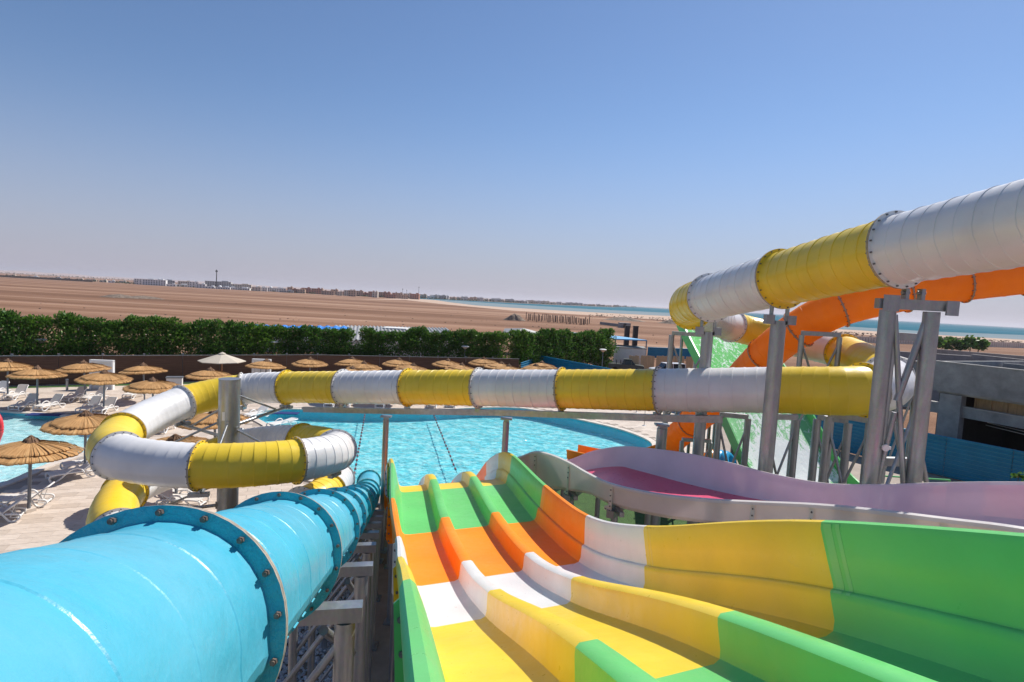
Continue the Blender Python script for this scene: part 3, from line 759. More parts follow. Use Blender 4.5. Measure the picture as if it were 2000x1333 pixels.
# blue fence: ribbed sheets between posts
bf = empty('blue_fence', (24, 35, 0), 'long blue corrugated metal fence behind the slides', 'fence')
def ribbed(mb, a, b, h0, h1, rib=.22, dep=.06):
    """horizontal ribs"""
    n = int((h1 - h0) / rib); d_ = (b - a).normalized(); nn = V(d_.y, -d_.x, 0); vs = []
    prof = []
    for i in range(n):
        z = h0 + (h1 - h0) * i / n; s_ = (h1 - h0) / n
        prof += [(0, z), (0, z + s_ * .45), (dep, z + s_ * .55), (dep, z + s_ * .9)]
    prof.append((0, h1))
    for o_, z in prof: vs += [a + nn * o_ + V(0, 0, z), b + nn * o_ + V(0, 0, z)]
    mb.add(vs, [(2 * i, 2 * i + 1, 2 * i + 3, 2 * i + 2) for i in range(len(prof) - 1)])
    mb.add([p_ - nn * .03 for p_ in (a + V(0, 0, h0), b + V(0, 0, h0), b + V(0, 0, h1), a + V(0, 0, h1))], [(0, 1, 2, 3)])
pts = [V(3.0, 69.2, 0), V(10, 59, 0), V(24, 35, 0), V(27.4, 30, 0), V(36, 15.5, 0)]
for a, b in zip(pts[:-1], pts[1:]):
    n = max(1, round((b - a).length / 2.6)); d_ = (b - a) / n
    for i in range(n):
        mb = MB(); ribbed(mb, a + d_ * i, a + d_ * (i + .99), .05, 2.4 + .0 * i); part('sheet_panel', mb, M['bluefence'], bf)
        mb = MB(); mb.box(a + d_ * i + V(.06, .06, 1.2), (.07, .07, 2.4)); part('post', mb, M['pole'], bf)
b2 = empty('low_blue_fence', V(1.5, 64, 0), 'short lower blue sheet fence joining the end of the brown fence', 'fence')
a, b = V(1.15, 62.9, 0), V(2.9, 68.6, 0); mb = MB(); ribbed(mb, a, (a + b) / 2, .05, 2.0); part('sheet_panel', mb, M['bluefence'], b2); mb = MB(); ribbed(mb, (a + b) / 2, b, .05, 2.0); part('sheet_panel', mb, M['bluefence'], b2)

# ================================================================== BEHIND THE HEDGE
def shed(pa, pb, d0, d1, z0, z1, label, mat, rib=.9, walls=True):
    """long lean-to roof: near edge from pixel column pa to pb at depth d0, rising to depth d1"""
    a = V((pa - 1000) / F * d0, d0 - 6, 0); b = V((pb - 1000) / F * d0, d0 + 4, 0); dp = V(-.25, .97, 0) * (d1 - d0)
    o = empty('storage_shed', (a + b) / 2, label, 'shed'); n = int((b - a).length / rib); mb = MB(); vs = []
    for i in range(n * 4 + 1):
        p = a + (b - a) * i / (n * 4); hz = .16 if i % 4 in (1, 2) else 0
        vs += [p + V(0, 0, z0 + hz), p + dp + V(0, 0, z1 + hz)]
    mb.add(vs, [(2 * i, 2 * i + 2, 2 * i + 3, 2 * i + 1) for i in range(n * 4)]); part('roof', mb, mat, o)
    mb = MB(); mb.bar(a + V(0, .2, z0 / 2), b + V(0, .2, z0 / 2), .2, z0 - .1); mb.bar(a + dp + V(0, 0, z1 / 2), b + dp + V(0, 0, z1 / 2), .2, z1 - .1); part('wall', mb, M['whitewall'], o)
shed(664, 900, 78, 96, 2.5, 3.3, 'long shed with a ribbed zinc roof behind the hedge', M['zinc'], .6)
shed(482, 662, 80, 84, 3.2, 3.35, 'narrow shed with a bright blue roof behind the hedge', M['blustrip'], 1.2)
p = V(-19, 92, 0); o = empty('rooftop_hut', p, 'small white hut peeping over the blue roof', 'hut'); mb = MB(); mb.box(p + V(0, 0, 1.6), (3.4, 3, 3.2)); part('wall', mb, M['whitewall'], o); mb = MB(); mb.box(p + V(0, 0, 3.3), (3.9, 3.4, .2)); part('roof', mb, M['whitewall'], o)
p = V(2.2, 92, 0); o = empty('tent_shelter', p, 'grey tarpaulin shelter right of the zinc roof', 'shelter')
mb = MB(); mb.add([p + V(-4, 0, 2.8), p + V(3.5, 1.2, 2.5), p + V(-3.6, 6, 3.9), p + V(2.6, 7, 3.5), p + V(-.4, 3, 4.3)], [(0, 1, 4), (1, 3, 4), (3, 2, 4), (2, 0, 4)]); part('tarpaulin', mb, M['zinc'], o)
for q in ((-3.9, .1), (3.4, 1.3), (-3.5, 5.9), (2.5, 6.9)): mb = MB(); mb.cyl(p + V(q[0], q[1], 0), p + V(q[0], q[1], 2.6), .07, n=6); part('pole', mb, M['pole'], o)
# white guard house with pale blue canopy
o = empty('guard_house', at(1230, 720, z=0), 'small white hut behind the pine board fence', 'hut')
a = at(1203, 720, z=0); b = at(1262, 724, z=0); c_ = (a + b) / 2; ww = (b - a).length; q = math.atan2((b - a).y, (b - a).x)
mb = MB(); mb.box(c_ + V(0, 2, 1.5), (ww, 4, 3.0), q); part('wall', mb, M['whitewall'], o)
mb = MB(); mb.box(c_ + V(0, 2, 3.06), (ww + .2, 4.2, .12), q); part('roof', mb, M['concrete'], o)
o = empty('blue_canopy', at(1230, 720, z=0), 'long pale blue sheet canopy on thin posts above the white hut', 'canopy')
A_, B_, C_, D_ = at(1104, 649, d=118), at(1203, 662, d=82), at(1264, 664.5, d=80), at(1180, 653, d=112)
mb = MB(); mb.add([A_, B_, C_, D_, A_ - V(0, 0, .15), B_ - V(0, 0, .15), C_ - V(0, 0, .15), D_ - V(0, 0, .15)], [(0, 1, 2, 3), (7, 6, 5, 4), (0, 4, 5, 1), (1, 5, 6, 2), (2, 6, 7, 3), (3, 7, 4, 0)]); part('roof_sheet', mb, M['bluroof'], o)
for e in (A_, B_, C_, D_): mb = MB(); mb.cyl((e.x, e.y + .3, 0), (e.x, e.y + .3, e.z - .1), .09, n=6); part('post', mb, M['pole'], o)
for i, px in enumerate((1222.5, 1239)):
    p = at(px, 679, z=0); o = empty('black_column', p, ['left', 'right'][i] + ' tall black column behind the white hut', 'column', 'black columns behind the hut'); mb = MB(); mb.box(p + V(0, 0, 2.3), (1.0, 1.0, 4.6)); part('shaft', mb, M['black'], o); mb = MB(); mb.box(p + V(0, 0, 4.65), (1.15, 1.15, .12)); part('cap', mb, M['rubber'], o)
o = empty('unfinished_hut', at(1221, 641, z=0), 'unfinished grey block hut with a low wall out on the sand', 'hut'); p = at(1221, 641, z=0)
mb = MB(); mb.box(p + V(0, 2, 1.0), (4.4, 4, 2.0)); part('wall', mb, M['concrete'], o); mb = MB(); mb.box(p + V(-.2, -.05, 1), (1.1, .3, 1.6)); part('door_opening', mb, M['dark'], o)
mb = MB(); a, b = at(1172, 634, z=0), at(1212, 639, z=0); mb.bar(a + V(0, 0, .6), b + V(0, 0, .6), .3, 1.2); part('low_wall', mb, M['concrete'], o)
# A-frame lattice and pine fence and blue sheets
p = at(1134, 712, z=0); o = empty('steel_trestle', p, 'small pale steel trestle standing in front of the right hedge', 'trestle')
for dx in (-.25, .25): mb = MB(); mb.cyl(p + V(dx + .2, 0, 0), p + V(dx * .8 + .3, 0, 5.0 - 2.1), .06, n=6); part('leg', mb, M['steel'], o)
mb = MB(); mb.cyl(p + V(-1.3, 0, 0), p + V(.1, 0, 2.8), .05, n=6); part('brace', mb, M['steel'], o); mb = MB(); mb.box(p + V(.3, 0, 2.85), (.9, .3, .12)); part('cap', mb, M['steel'], o)
o = empty('pine_fence', at(1290, 722, z=0), 'pale pine board fence beside the white hut', 'fence')
a, b = at(1227, 727, z=0), at(1352, 727, z=0); hgt = 2.25; n = 34; d_ = (b - a) / n; q = math.atan2(d_.y, d_.x)
for i in range(n):
    if i in (5, 13, 22, 29): continue
    h_ = hgt + random.uniform(-.06, .06); mb = MB(); mb.box(a + d_ * (i + .5) + V(0, 0, h_ / 2), (d_.length * .95, .04, h_), q); part('board', mb, M['wood'], o)
mb = MB(); mb.bar(a + V(0, .1, .5), b + V(0, .1, .5), .05, .1); mb.bar(a + V(0, .1, 1.8), b + V(0, .1, 1.8), .05, .1); part('rail', mb, M['wood'], o)
o = empty('blue_sheet_wall', at(1300, 700, z=0), 'low blue grey sheet wall behind the pine fence', 'wall')
a, b = at(1264, 700, z=0), at(1420, 706, z=0); mb = MB(); ribbed(mb, a, b, .1, 2.0); part('sheet', mb, M['bluefence'], o)
# vehicles
def vehicle(name, px, py, rz, mat, label, pickup=False):
    p = at(px, py, z=0); o = empty(name, p, label, 'car', rz=rz); L, W_, = 4.7, 1.85
    def pb(nm, mb, m, sm=False): x = mb.build(nm, m, o, sm, loc=(0, 0, 0)); return x
    mb = MB(); 
    prof = [(-2.35, .45), (-2.35, .95), (-2.2, 1.05), (-1.35, 1.12), (-.85, 1.12), (2.25, 1.1), (2.35, .95), (2.35, .45)]
    vs = [V(x, -W_ / 2, z) for x, z in prof] + [V(x, W_ / 2, z) for x, z in prof]; n = len(prof)
    mb.add(vs, [tuple(range(n)), tuple(range(2 * n - 1, n - 1, -1))] + [(i, n + i, n + (i + 1) % n, (i + 1) % n) for i in range(n)]); pb('body', mb, mat)
    x1 = .6 if pickup else 2.2
    cab = [(-1.2, 1.12), (-.7, 1.72), (x1 - .25, 1.76), (x1, 1.12)]
    mb = MB(); vs = [V(x, -.8 + (.08 if z > 1.3 else 0), z) for x, z in cab] + [V(x, .8 - (.08 if z > 1.3 else 0), z) for x, z in cab]
    mb.add(vs, [(0, 1, 2, 3), (7, 6, 5, 4)] + [(i, 4 + i, 4 + (i + 1) % 4, (i + 1) % 4) for i in range(4)]); pb('glasshouse', mb, M['glassd'])
    mb = MB(); mb.box(((-.7 + x1 - .25) / 2, 0, 1.79), (x1 + .5, 1.46, .06))
    for x_ in ([-.7, x1 - .3] if pickup else [-.7, .25, 1.2, 2.0]):
        for s_ in (-1, 1): mb.box((x_ + .02, s_ * .775, 1.45), (.09, .05, .66))
    pb('roof', mb, mat)
    for x_ in (-1.45, 1.45):
        for s_ in (-1, 1): mb = MB(); mb.cyl((x_, s_ * .72, .36), (x_, s_ * .95, .36), .36, n=16); pb('wheel', mb, M['rubber'], False)
    for s_ in (-1, 1): mb = MB(); mb.box((-2.33, s_ * .68, .82), (.08, .35, .16)); pb('headlight', mb, M['plastic'])
    if pickup:
        mb = MB()
        for x_ in (.75, 1.3): mb.path([(x_, -.75, 1.1), (x_, -.6, 1.6), (x_, .6, 1.6), (x_, .75, 1.1)], .04)
        pb('roll_bar', mb, M['black'])
    return o
vehicle('parked_car', 1304, 736, R(12), M['carw'], 'white off-road car parked beside the pine board fence')
vehicle('parked_car', 1222, 727, R(170), M['card'], 'dark pickup parked left of the pine board fence', True)

# ================================================================== CONCRETE BUILDING (right)
cb = empty('concrete_building', V(27, 37, 0), 'unfinished raw concrete building behind the blue fence at the right', 'building')
a, b = at(1830, 707, d=36.5), at(2000, 725, d=32.5); e = (b - a); e.z = 0; e.normalize(); nrm = V(-e.y, e.x, 0)
if nrm.y < 0: nrm = -nrm
A0 = V(a.x, a.y, 0)
def Q(s_, t_, z): return A0 + e * s_ + nrm * t_ + V(0, 0, z)
def wall(s0, t0, s1, t1, z0, z1, th, nm, mat):
    mb = MB(); mb.bar(Q(s0, t0, (z0 + z1) / 2), Q(s1, t1, (z0 + z1) / 2), th, z1 - z0); return part(nm, mb, mat, cb)
wall(0, 0, 22, 0, 4.65, 6.5, .25, 'upper_beam', M['concrete'])
wall(-.13, .13, -.13, 12, 4.85, 6.5, .25, 'upper_beam', M['concrete'])
wall(5.4, .13, 3.8, 8, 4.9, 6.46, .25, 'parapet_wall', M['concrete'])
wall(0.2, 8.2, 22, 8.2, 4.9, 6.4, .25, 'parapet_wall', M['concrete'])
wall(-5.2, .6, 20, -.35, 3.15, 3.8, .3, 'lower_beam', M['concrete'])
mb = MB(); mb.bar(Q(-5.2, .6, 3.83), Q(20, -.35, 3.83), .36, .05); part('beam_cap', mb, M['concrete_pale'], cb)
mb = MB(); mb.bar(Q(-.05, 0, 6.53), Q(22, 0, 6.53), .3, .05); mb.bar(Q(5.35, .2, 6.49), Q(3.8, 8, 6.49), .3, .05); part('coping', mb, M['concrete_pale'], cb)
mb = MB(); mb.add([Q(0.1, .2, 4.75), Q(22, .2, 4.75), Q(22, 12, 4.75), Q(.1, 12, 4.75), Q(0.1, .2, 4.5), Q(22, .2, 4.5), Q(22, 12, 4.5), Q(.1, 12, 4.5)], [(0, 1, 2, 3), (7, 6, 5, 4), (0, 4, 5, 1), (1, 5, 6, 2), (2, 6, 7, 3), (3, 7, 4, 0)]); part('roof_slab', mb, M['concrete'], cb)
wall(0.4, .25, 1.6, .25, 0, 4.5, .6, 'column', M['concrete']); wall(11, .2, 12, .2, 0, 4.5, .6, 'column', M['concrete'])
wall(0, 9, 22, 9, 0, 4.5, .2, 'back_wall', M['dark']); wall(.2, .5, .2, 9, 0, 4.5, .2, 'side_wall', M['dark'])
mb = MB(); mb.bar(Q(1.8, 1.2, 4.0), Q(4.3, 1.2, 4.0), .06, 1.0)
part('timber_panel', mb, M['wood'], cb)
for i in range(3): mb = MB(); mb.bar(Q(1.8 + i * .8, 1.12, 4.0), Q(1.9 + i * .8, 1.12, 4.0), .06, 1.0); part('timber_batten', mb, M['wood'], cb)
mb = MB(); mb.cyl(Q(1.9, 2.6, 2.6), Q(5.3, 2.2, 2.45), .03, n=6); mb.cyl(Q(1.9, 2.8, 2.75), Q(5.0, 2.4, 2.6), .03, n=6); part('loose_bars', mb, M['whitewall'], cb)
# further wing to the left and low walls behind
wg = empty('concrete_wing', at(1700, 740, z=0), 'low raw concrete walls further back behind the yellow tube', 'building')
def wall2(p0, p1, d0, d1, zt, th, nm, zb=0):
    a = V((p0 - 1000) / F * d0, d0, 0); b = V((p1 - 1000) / F * d1, d1, 0); mb = MB(); mb.bar(a + V(0, 0, (zt + zb) / 2), b + V(0, 0, (zt + zb) / 2), th, zt - zb); part(nm, mb, M['concrete'], wg)
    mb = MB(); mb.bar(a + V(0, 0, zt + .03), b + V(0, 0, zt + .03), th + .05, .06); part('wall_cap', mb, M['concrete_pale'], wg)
wall2(1722, 1900, 62, 60, 5.6, .3, 'wall'); wall2(1722, 1845, 62, 42, 5.5, .3, 'wall', 4.2); wall2(1825, 2060, 74, 66, 5.5, .3, 'wall'); wall2(1900, 2080, 60, 52, 5.8, .3, 'wall')
wall2(1735, 1830, 41.5, 38, 6.2, .3, 'wall', 5.0); wall2(1640, 1760, 52, 41, 3.4, .3, 'wall'); wall2(1720, 1740, 47, 41, 5.8, .3, 'wall')
# pale fence near the beach
o = empty('beach_fence', at(1800, 680, z=0), 'long pale panel fence between the building site and the beach', 'fence')
a, b = at(1640, 668, z=0), at(2060, 682.5, z=0); n = 90; d_ = (b - a) / n; fp = None
for i in range(n):
    if fp is None:
        mb = MB(); mb.box((0, 0, 1.15), (d_.length * .8, .12, 2.3), math.atan2(d_.y, d_.x)); fp = mb.build('fence_panel', M['coping'], o, loc=a + d_ * .5 - o.location); continue
    c = fp.copy(); COL.objects.link(c); c.parent = o; c.location = a + d_ * (i + .5) - o.location
mb = MB(); mb.bar(a + V(0, .2, 1.1), b + V(0, .2, 1.1), .1, 1.8); part('backing', mb, M['desert'], o)

# ================================================================== PARASOLS AND LOUNGERS
def straw_layer(rg, r_in, z_in, r_out, z_out, n=170, th=.05, droop=.035):
    mb = MB()
    for i in range(n):
        q0 = 2 * math.pi * (i - .3) / n; q1 = 2 * math.pi * (i + 1.3) / n
        ro = r_out + rg.gauss(0, .028) + .03 * math.sin(i * .37 + n); dz = rg.gauss(0, .008); rm = (r_in + ro) / 2; zm = (z_in + z_out) / 2 + .025
        prof = [(r_in, z_in), (rm, zm), (ro - .06, z_out + .012), (ro, z_out - droop), (ro - .03, z_out - th - droop), (r_in, z_in - th)]
        vs = []
        for r_, z in prof:
            for q in (q0, q1): vs.append((r_ * math.cos(q), r_ * math.sin(q), z + dz + (.006 if q == q0 else 0)))
        mb.add(vs, [(2 * k, 2 * k + 1, 2 * k + 3, 2 * k + 2) for k in range(len(prof) - 1)])
    return mb
def make_parasol(seed):
    rg = random.Random(seed); o = bpy.data.objects.new('straw_parasol', None); COL.objects.link(o)
    mb = MB(); mb.cyl((0, 0, 0), (0, 0, 2.7), .06, n=12); mb.build('pole', M['pole'], o, True, loc=(0, 0, 0), sharp=50)
    mb = MB(); mb.box((0, 0, .06), (.34, .34, .12)); mb.build('foot_block', M['coping'], o, loc=(0, 0, 0))
    straw_layer(rg, .3, 2.56, 1.62, 2.24).build('lower_thatch', M['thatch'], o, loc=(0, 0, 0))
    straw_layer(rg, .2, 2.66, 1.28, 2.41).build('upper_thatch', M['thatch'], o, loc=(0, 0, 0))
    mb = straw_layer(rg, .05, 2.86, .36, 2.60, 60, .03, .02); mb.build('thatch_cap', M['thatch_cap'], o, loc=(0, 0, 0))
    mb = MB(); mb.lathe([(.10, 2.80), (.07, 2.88), (.0, 2.91)], (0, 0, 0), 10); mb.build('tip', M['thatch_cap'], o, loc=(0, 0, 0))
    return o
PAR = [make_parasol(s_) for s_ in range(3)]; pused = set()
def put_parasol(px, py, label):
    i = random.randrange(3); o = PAR[i] if i not in pused else copy_tree(PAR[i]); pused.add(i)
    p = at(px, py, z=2.86); o.location = (p.x, p.y, .02); o.rotation_euler = (R(random.uniform(-3, 3)), R(random.uniform(-3, 3)), random.uniform(0, 6.28))
    q_ = random.uniform(.93, 1.03); o.scale = (q_, q_, 1); tag(o, label, 'parasol', 'straw parasols on the pool deck'); return o
for px, py, lb in [
    (55, 855, 'nearest straw parasol, large at the left edge beside the kids pool'),
    (166, 803, 'straw parasol on the pool rim left of the yellow tube elbow'),
    (14, 702.5, 'straw parasol cut by the left edge near the brown fence'),
    (72, 716, 'straw parasol over the front loungers at the far left'),
    (167, 705, 'straw parasol just left of the white shower screen'),
    (202.5, 723, 'straw parasol in front of the left white shower screen'),
    (283, 710, 'straw parasol alone right of the left shower screen'),
    (299.5, 738, 'straw parasol touching the top of the white tube section'),
    (410, 719, 'straw parasol under the cream cloth parasol'),
    (518, 702, 'straw parasol before the middle white shower screen'),
    (423, 800, 'straw parasol behind the big steel column inside the tube loop'),
    (346, 848, 'straw parasol peeping over the front of the tube loop'),
    (605.7, 698, 'straw parasol alone behind the yellow ring of the long tube'),
    (690.5, 698, 'back left straw parasol of a pair behind the long tube'),
    (713, 706, 'front right straw parasol of a pair behind the long tube'),
    (687, 716.5, 'straw parasol whose tip just shows over a white flange'),
    (779, 699.5, 'straw parasol left of the middle behind the long tube'),
    (804.8, 710, 'straw parasol half hidden behind the yellow tube section'),
    (771.5, 720.5, 'straw parasol showing only its tip left of the yellow section'),
    (873.8, 701, 'straw parasol left of the small white screen'),
    (900, 709.5, 'straw parasol in front of the small white screen'),
    (934.5, 718, 'straw parasol tip left of the white flange'),
    (946.5, 698, 'tallest looking straw parasol near the end of the brown fence'),
    (976.8, 707, 'straw parasol second from the end of the brown fence'),
    (993.8, 712, 'small straw parasol at the end of the brown fence'),
    (1059.4, 706, 'straw parasol in front of the blue fence, the farther one'),
    (1047, 711, 'straw parasol in front of the blue fence, the nearer one')]:
    put_parasol(px, py, lb)
p = at(434, 690, z=3.15); o = empty('cloth_parasol', (p.x, p.y, 0), 'cream cloth parasol with wooden pole rising over the straw ones', 'parasol')
mb = MB(); mb.cyl((p.x, p.y, 0), (p.x, p.y, 3.15), .035, n=10); part('pole', mb, M['reedpole'], o)
mb = MB(); n = 8; rr = 1.85; vs = [p + V(0, 0, 0)]
for k in range(n): vs.append(V(p.x + rr * math.cos(k * 6.283 / n + .35), p.y + rr * math.sin(k * 6.283 / n + .35), 2.5))
for k in range(n): vs.append(V(p.x + rr * math.cos(k * 6.283 / n + .35), p.y + rr * math.sin(k * 6.283 / n + .35), 2.44))
mb.add(vs, [(0, 1 + k, 1 + (k + 1) % n) for k in range(n)] + [(1 + k, 9 + k, 9 + (k + 1) % n, 1 + (k + 1) % n) for k in range(n)]); part('canopy', mb, M['fabric'], o)
mb = MB(); vs = [p + V(0, 0, .1)] + [V(p.x + .3 * math.cos(k * 6.283 / n), p.y + .3 * math.sin(k * 6.283 / n), 3.1) for k in range(n)]; mb.add(vs, [(0, 1 + k, 1 + (k + 1) % n) for k in range(n)]); part('vent', mb, M['fabric'], o)
for k in range(n): mb = MB(); mb.cyl(p + V(0, 0, -.06), vs[0] * 0 + V(p.x + (rr - .05) * math.cos(k * 6.283 / n + .35), p.y + (rr - .05) * math.sin(k * 6.283 / n + .35), 2.44), .012, n=4); part('rib', mb, M['reedpole'], o)

def crv(P, n=5):
    out = []
    for row in cat_rom(P, n): out += row[:-1]
    return out + [Vector(P[-1])]
def make_lounger(back=38):
    o = bpy.data.objects.new('sun_lounger', None); COL.objects.link(o)
    q = R(back); bx, bz = 1.2 + .72 * math.cos(q), .33 + .72 * math.sin(q)
    for s_ in (-1, 1):
        y = s_ * .33; mb = MB()
        mb.path(crv([(0.02, y, .19), (.05, y, .30), (.25, y, .34), (.7, y, .34), (1.2, y, .33)]), .036)
        mb.path(crv([(0.02, y, .19), (.06, y, .07), (.22, y, .04), (.42, y, .16), (.68, y, .40), (.9, y, .50), (1.12, y, .46), (1.3, y, .2), (1.42, y, .05), (1.6, y, .04), (1.72, y, .16), (1.66, y, .27), (1.3, y, .32)]), .036)
        mb.build('side_frame', M['plastic'], o, True, loc=(0, 0, 0))
    mb = MB(); mb.box((.63, 0, .35), (1.16, .62, .04)); mb.build('seat', M['sling'], o, loc=(0, 0, 0))
    mb = MB(); mb.bar((1.22, 0, .35), (bx - .03, 0, bz), .58, .035); mb.build('backrest', M['sling'], o, loc=(0, 0, 0))
    mb = MB(); mb.path([(1.2, -.31, .34), (bx - .04, -.31, bz), (bx, -.24, bz + .02), (bx, .24, bz + .02), (bx - .04, .31, bz), (1.2, .31, .34)], .03); mb.build('back_frame', M['plastic'], o, True, loc=(0, 0, 0))
    for x_ in (.08, 1.66):
        mb = MB(); mb.cyl((x_, -.33, .12), (x_, .33, .12), .03, n=6); mb.build('cross_bar', M['plastic'], o, loc=(0, 0, 0))
    for s_ in (-.25, .25):
        mb = MB(); mb.path([(1.66, s_, .14), (1.42, s_, .16), (1.2 + .45 * math.cos(q), s_, .33 + .42 * math.sin(q))], .022, 5); mb.build('back_strut', M['plastic'], o, loc=(0, 0, 0))
    return o
LG = {}
def put_lounger(fpx, hpx, label, back=38, zf=0):
    """foot pixel -> head pixel on the deck"""
    a = at(*fpx, z=.02); b = at(*hpx, z=.02); d_ = b - a; q = math.atan2(d_.y, d_.x)
    if back not in LG: o = LG[back] = make_lounger(back)
    else: o = copy_tree(LG[back])
    c_ = (a + b) / 2; o.rotation_euler = (0, 0, q); o.location = c_ - V(math.cos(q), math.sin(q), 0) * .85; o.location.z = .02
    tag(o, label, 'sun lounger', 'white sun loungers on the pool deck'); return o
for f_, h_, lb, bk in [
    ((83, 944), (192, 926), 'white sun lounger under the parasol on the pool rim, near one', 30),
    ((122, 922), (205, 910), 'white sun lounger under the parasol on the pool rim, far one', 30),
    ((-25, 992), (112, 984), 'white sun lounger beside the nearest parasol, behind its pole', 38),
    ((-85, 1026), (50, 1012), 'white sun lounger cut by the left edge, nearest of all', 38),
    ((0, 787), (60, 772), 'white sun lounger at the left edge below the cut parasol', 48),
    ((18, 806), (75, 793), 'shaded sun lounger at the pool edge, far left', 48),
    ((66, 806), (124, 794), 'sunlit sun lounger at the pool edge left of the yellow elbow', 48),
    ((120, 788), (168, 778), 'shaded sun lounger left of the pole before the shower screen', 48),
    ((160, 788), (207, 779), 'sunlit sun lounger in front of the left shower screen', 48),
    ((148, 812), (200, 797), 'shaded sun lounger behind the rim parasol', 48),
    ((180, 814), (228, 799), 'sunlit sun lounger touching the yellow elbow', 48),
    ((-28, 776), (12, 768), 'sun lounger mostly outside the left edge', 48),
    ((243, 782), (278, 772), 'shaded sun lounger behind the white tube section', 48),
    ((405, 990), (312, 985), 'white sun lounger on the deck under the tube loop', 25),
    ((300, 853), (340, 832), 'white sun lounger seen between the white tube and the loop', 30),
    ((360, 980), (330, 948), 'second lounger under the loop, behind the small post', 30),
    ((478, 822), (520, 812), 'white sun lounger right of the big steel column', 30),
    ((525, 840), (572, 831), 'flat white sun lounger at the corner of the big pool', 8),
    ((640, 799), (652, 790), 'white sun lounger under the long tube, leftmost one', 40),
    ((672, 799), (684, 790), 'white sun lounger under the long tube, second one', 40),
    ((842, 799), (850, 790), 'white sun lounger under the long tube, third one', 40),
    ((880, 799), (886, 790), 'white sun lounger under the long tube, fourth one', 40),
    ((740, 800), (750, 791), 'white sun lounger under the long tube near the post', 40)]:
    put_lounger(f_, h_, lb, bk)
def table(px, py, label):
    p = at(px, py, z=0); o = empty('side_table', p, label, 'table', 'small white side tables')
    mb = MB(); mb.box(p + V(0, 0, .42), (.5, .5, .04)); part('table_top', mb, M['plastic'], o)
    for sx_ in (-1, 1):
        for sy in (-1, 1): mb = MB(); mb.cyl(p + V(sx_ * .2, sy * .2, .02), p + V(sx_ * .2, sy * .2, .4), .025, n=6); part('leg', mb, M['plastic'], o)
table(66, 797, 'small white side table between the two front loungers at the left')
table(160, 780, 'small white side table between the two loungers by the screen')
table(8, 778, 'small white side table near the left edge')
table(196, 803, 'small white side table beside the yellow elbow')
table(165, 919, 'small white side table at the foot of the rim parasol')
for px, py, lb in ((88, 811, 'navy mat lying at the kids pool edge'), (556, 808, 'navy mat lying at the far left corner of the big pool')):
    p = at(px, py, z=.03); mb = MB(p); mb.box(p + V(0, 0, .03), (1.9, .7, .05), .15); tag(mb.build('mat', M['mat']), lb, 'mat')
# red kids slide at left edge
p = at(-3, 868, z=0); o = empty('kids_slide', p, 'glossy red kids slide cut off by the left edge of the pool', 'slide')
mb = MB(); mb.path(crv([p + V(-2.0, .3, 2.1), p + V(-.9, .2, 2.0), p + V(-.15, .1, 1.5), p + V(.12, 0, .8), p + V(-.1, 0, .1)], 6), .14, 10); part('chute', mb, M['redp'], o, True)
mb = MB(); mb.cyl(p + V(-.9, .3, -.4), p + V(-.9, .3, 1.8), .07, n=8); part('post', mb, M['redp'], o)
# float lines over the big pool
def float_line(a, b, label):
    o = empty('float_line', a, label, 'rope', 'float lines across the big pool'); n = int((b - a).length / .75)
    pts = [a + (b - a) * i / n + V(0, 0, -.0 + .02 * math.sin(i)) for i in range(n + 1)]
    mb = MB(); mb.path(pts, .018, 5); part('rope', mb, M['rope'], o)
    for i in range(1, n): mb = MB(); c_ = pts[i]; dd = (pts[i + 1] - pts[i]).normalized() * .11; mb.cyl(c_ - dd, c_ + dd, .055, n=8); part('float', mb, M['floatm'], o)
float_line(at(713, 808, z=-.08), at(689, 944, z=-.08), 'left line of dark red floats crossing the big pool')
float_line(at(846, 808, z=-.08), at(893, 925, z=-.08), 'right line of dark red floats crossing the big pool')
for px, py, lb in ((1258, 832, 'thin bent ladder rail at the right end of the pool'), (1243, 806, 'thin pole stand on the deck behind the pool')):
    p = at(px, py, z=0); o = empty('pole_stand', p, lb, 'stand', 'pole stands at the pool'); mb = MB(); mb.cyl(p, p + V(0, 0, 1.5), .02, n=6); part('pole', mb, M['pole'], o)
    mb = MB(); mb.cyl(p, p + V(0, 0, .04), .22, .1, n=12); part('foot', mb, M['pole'], o)
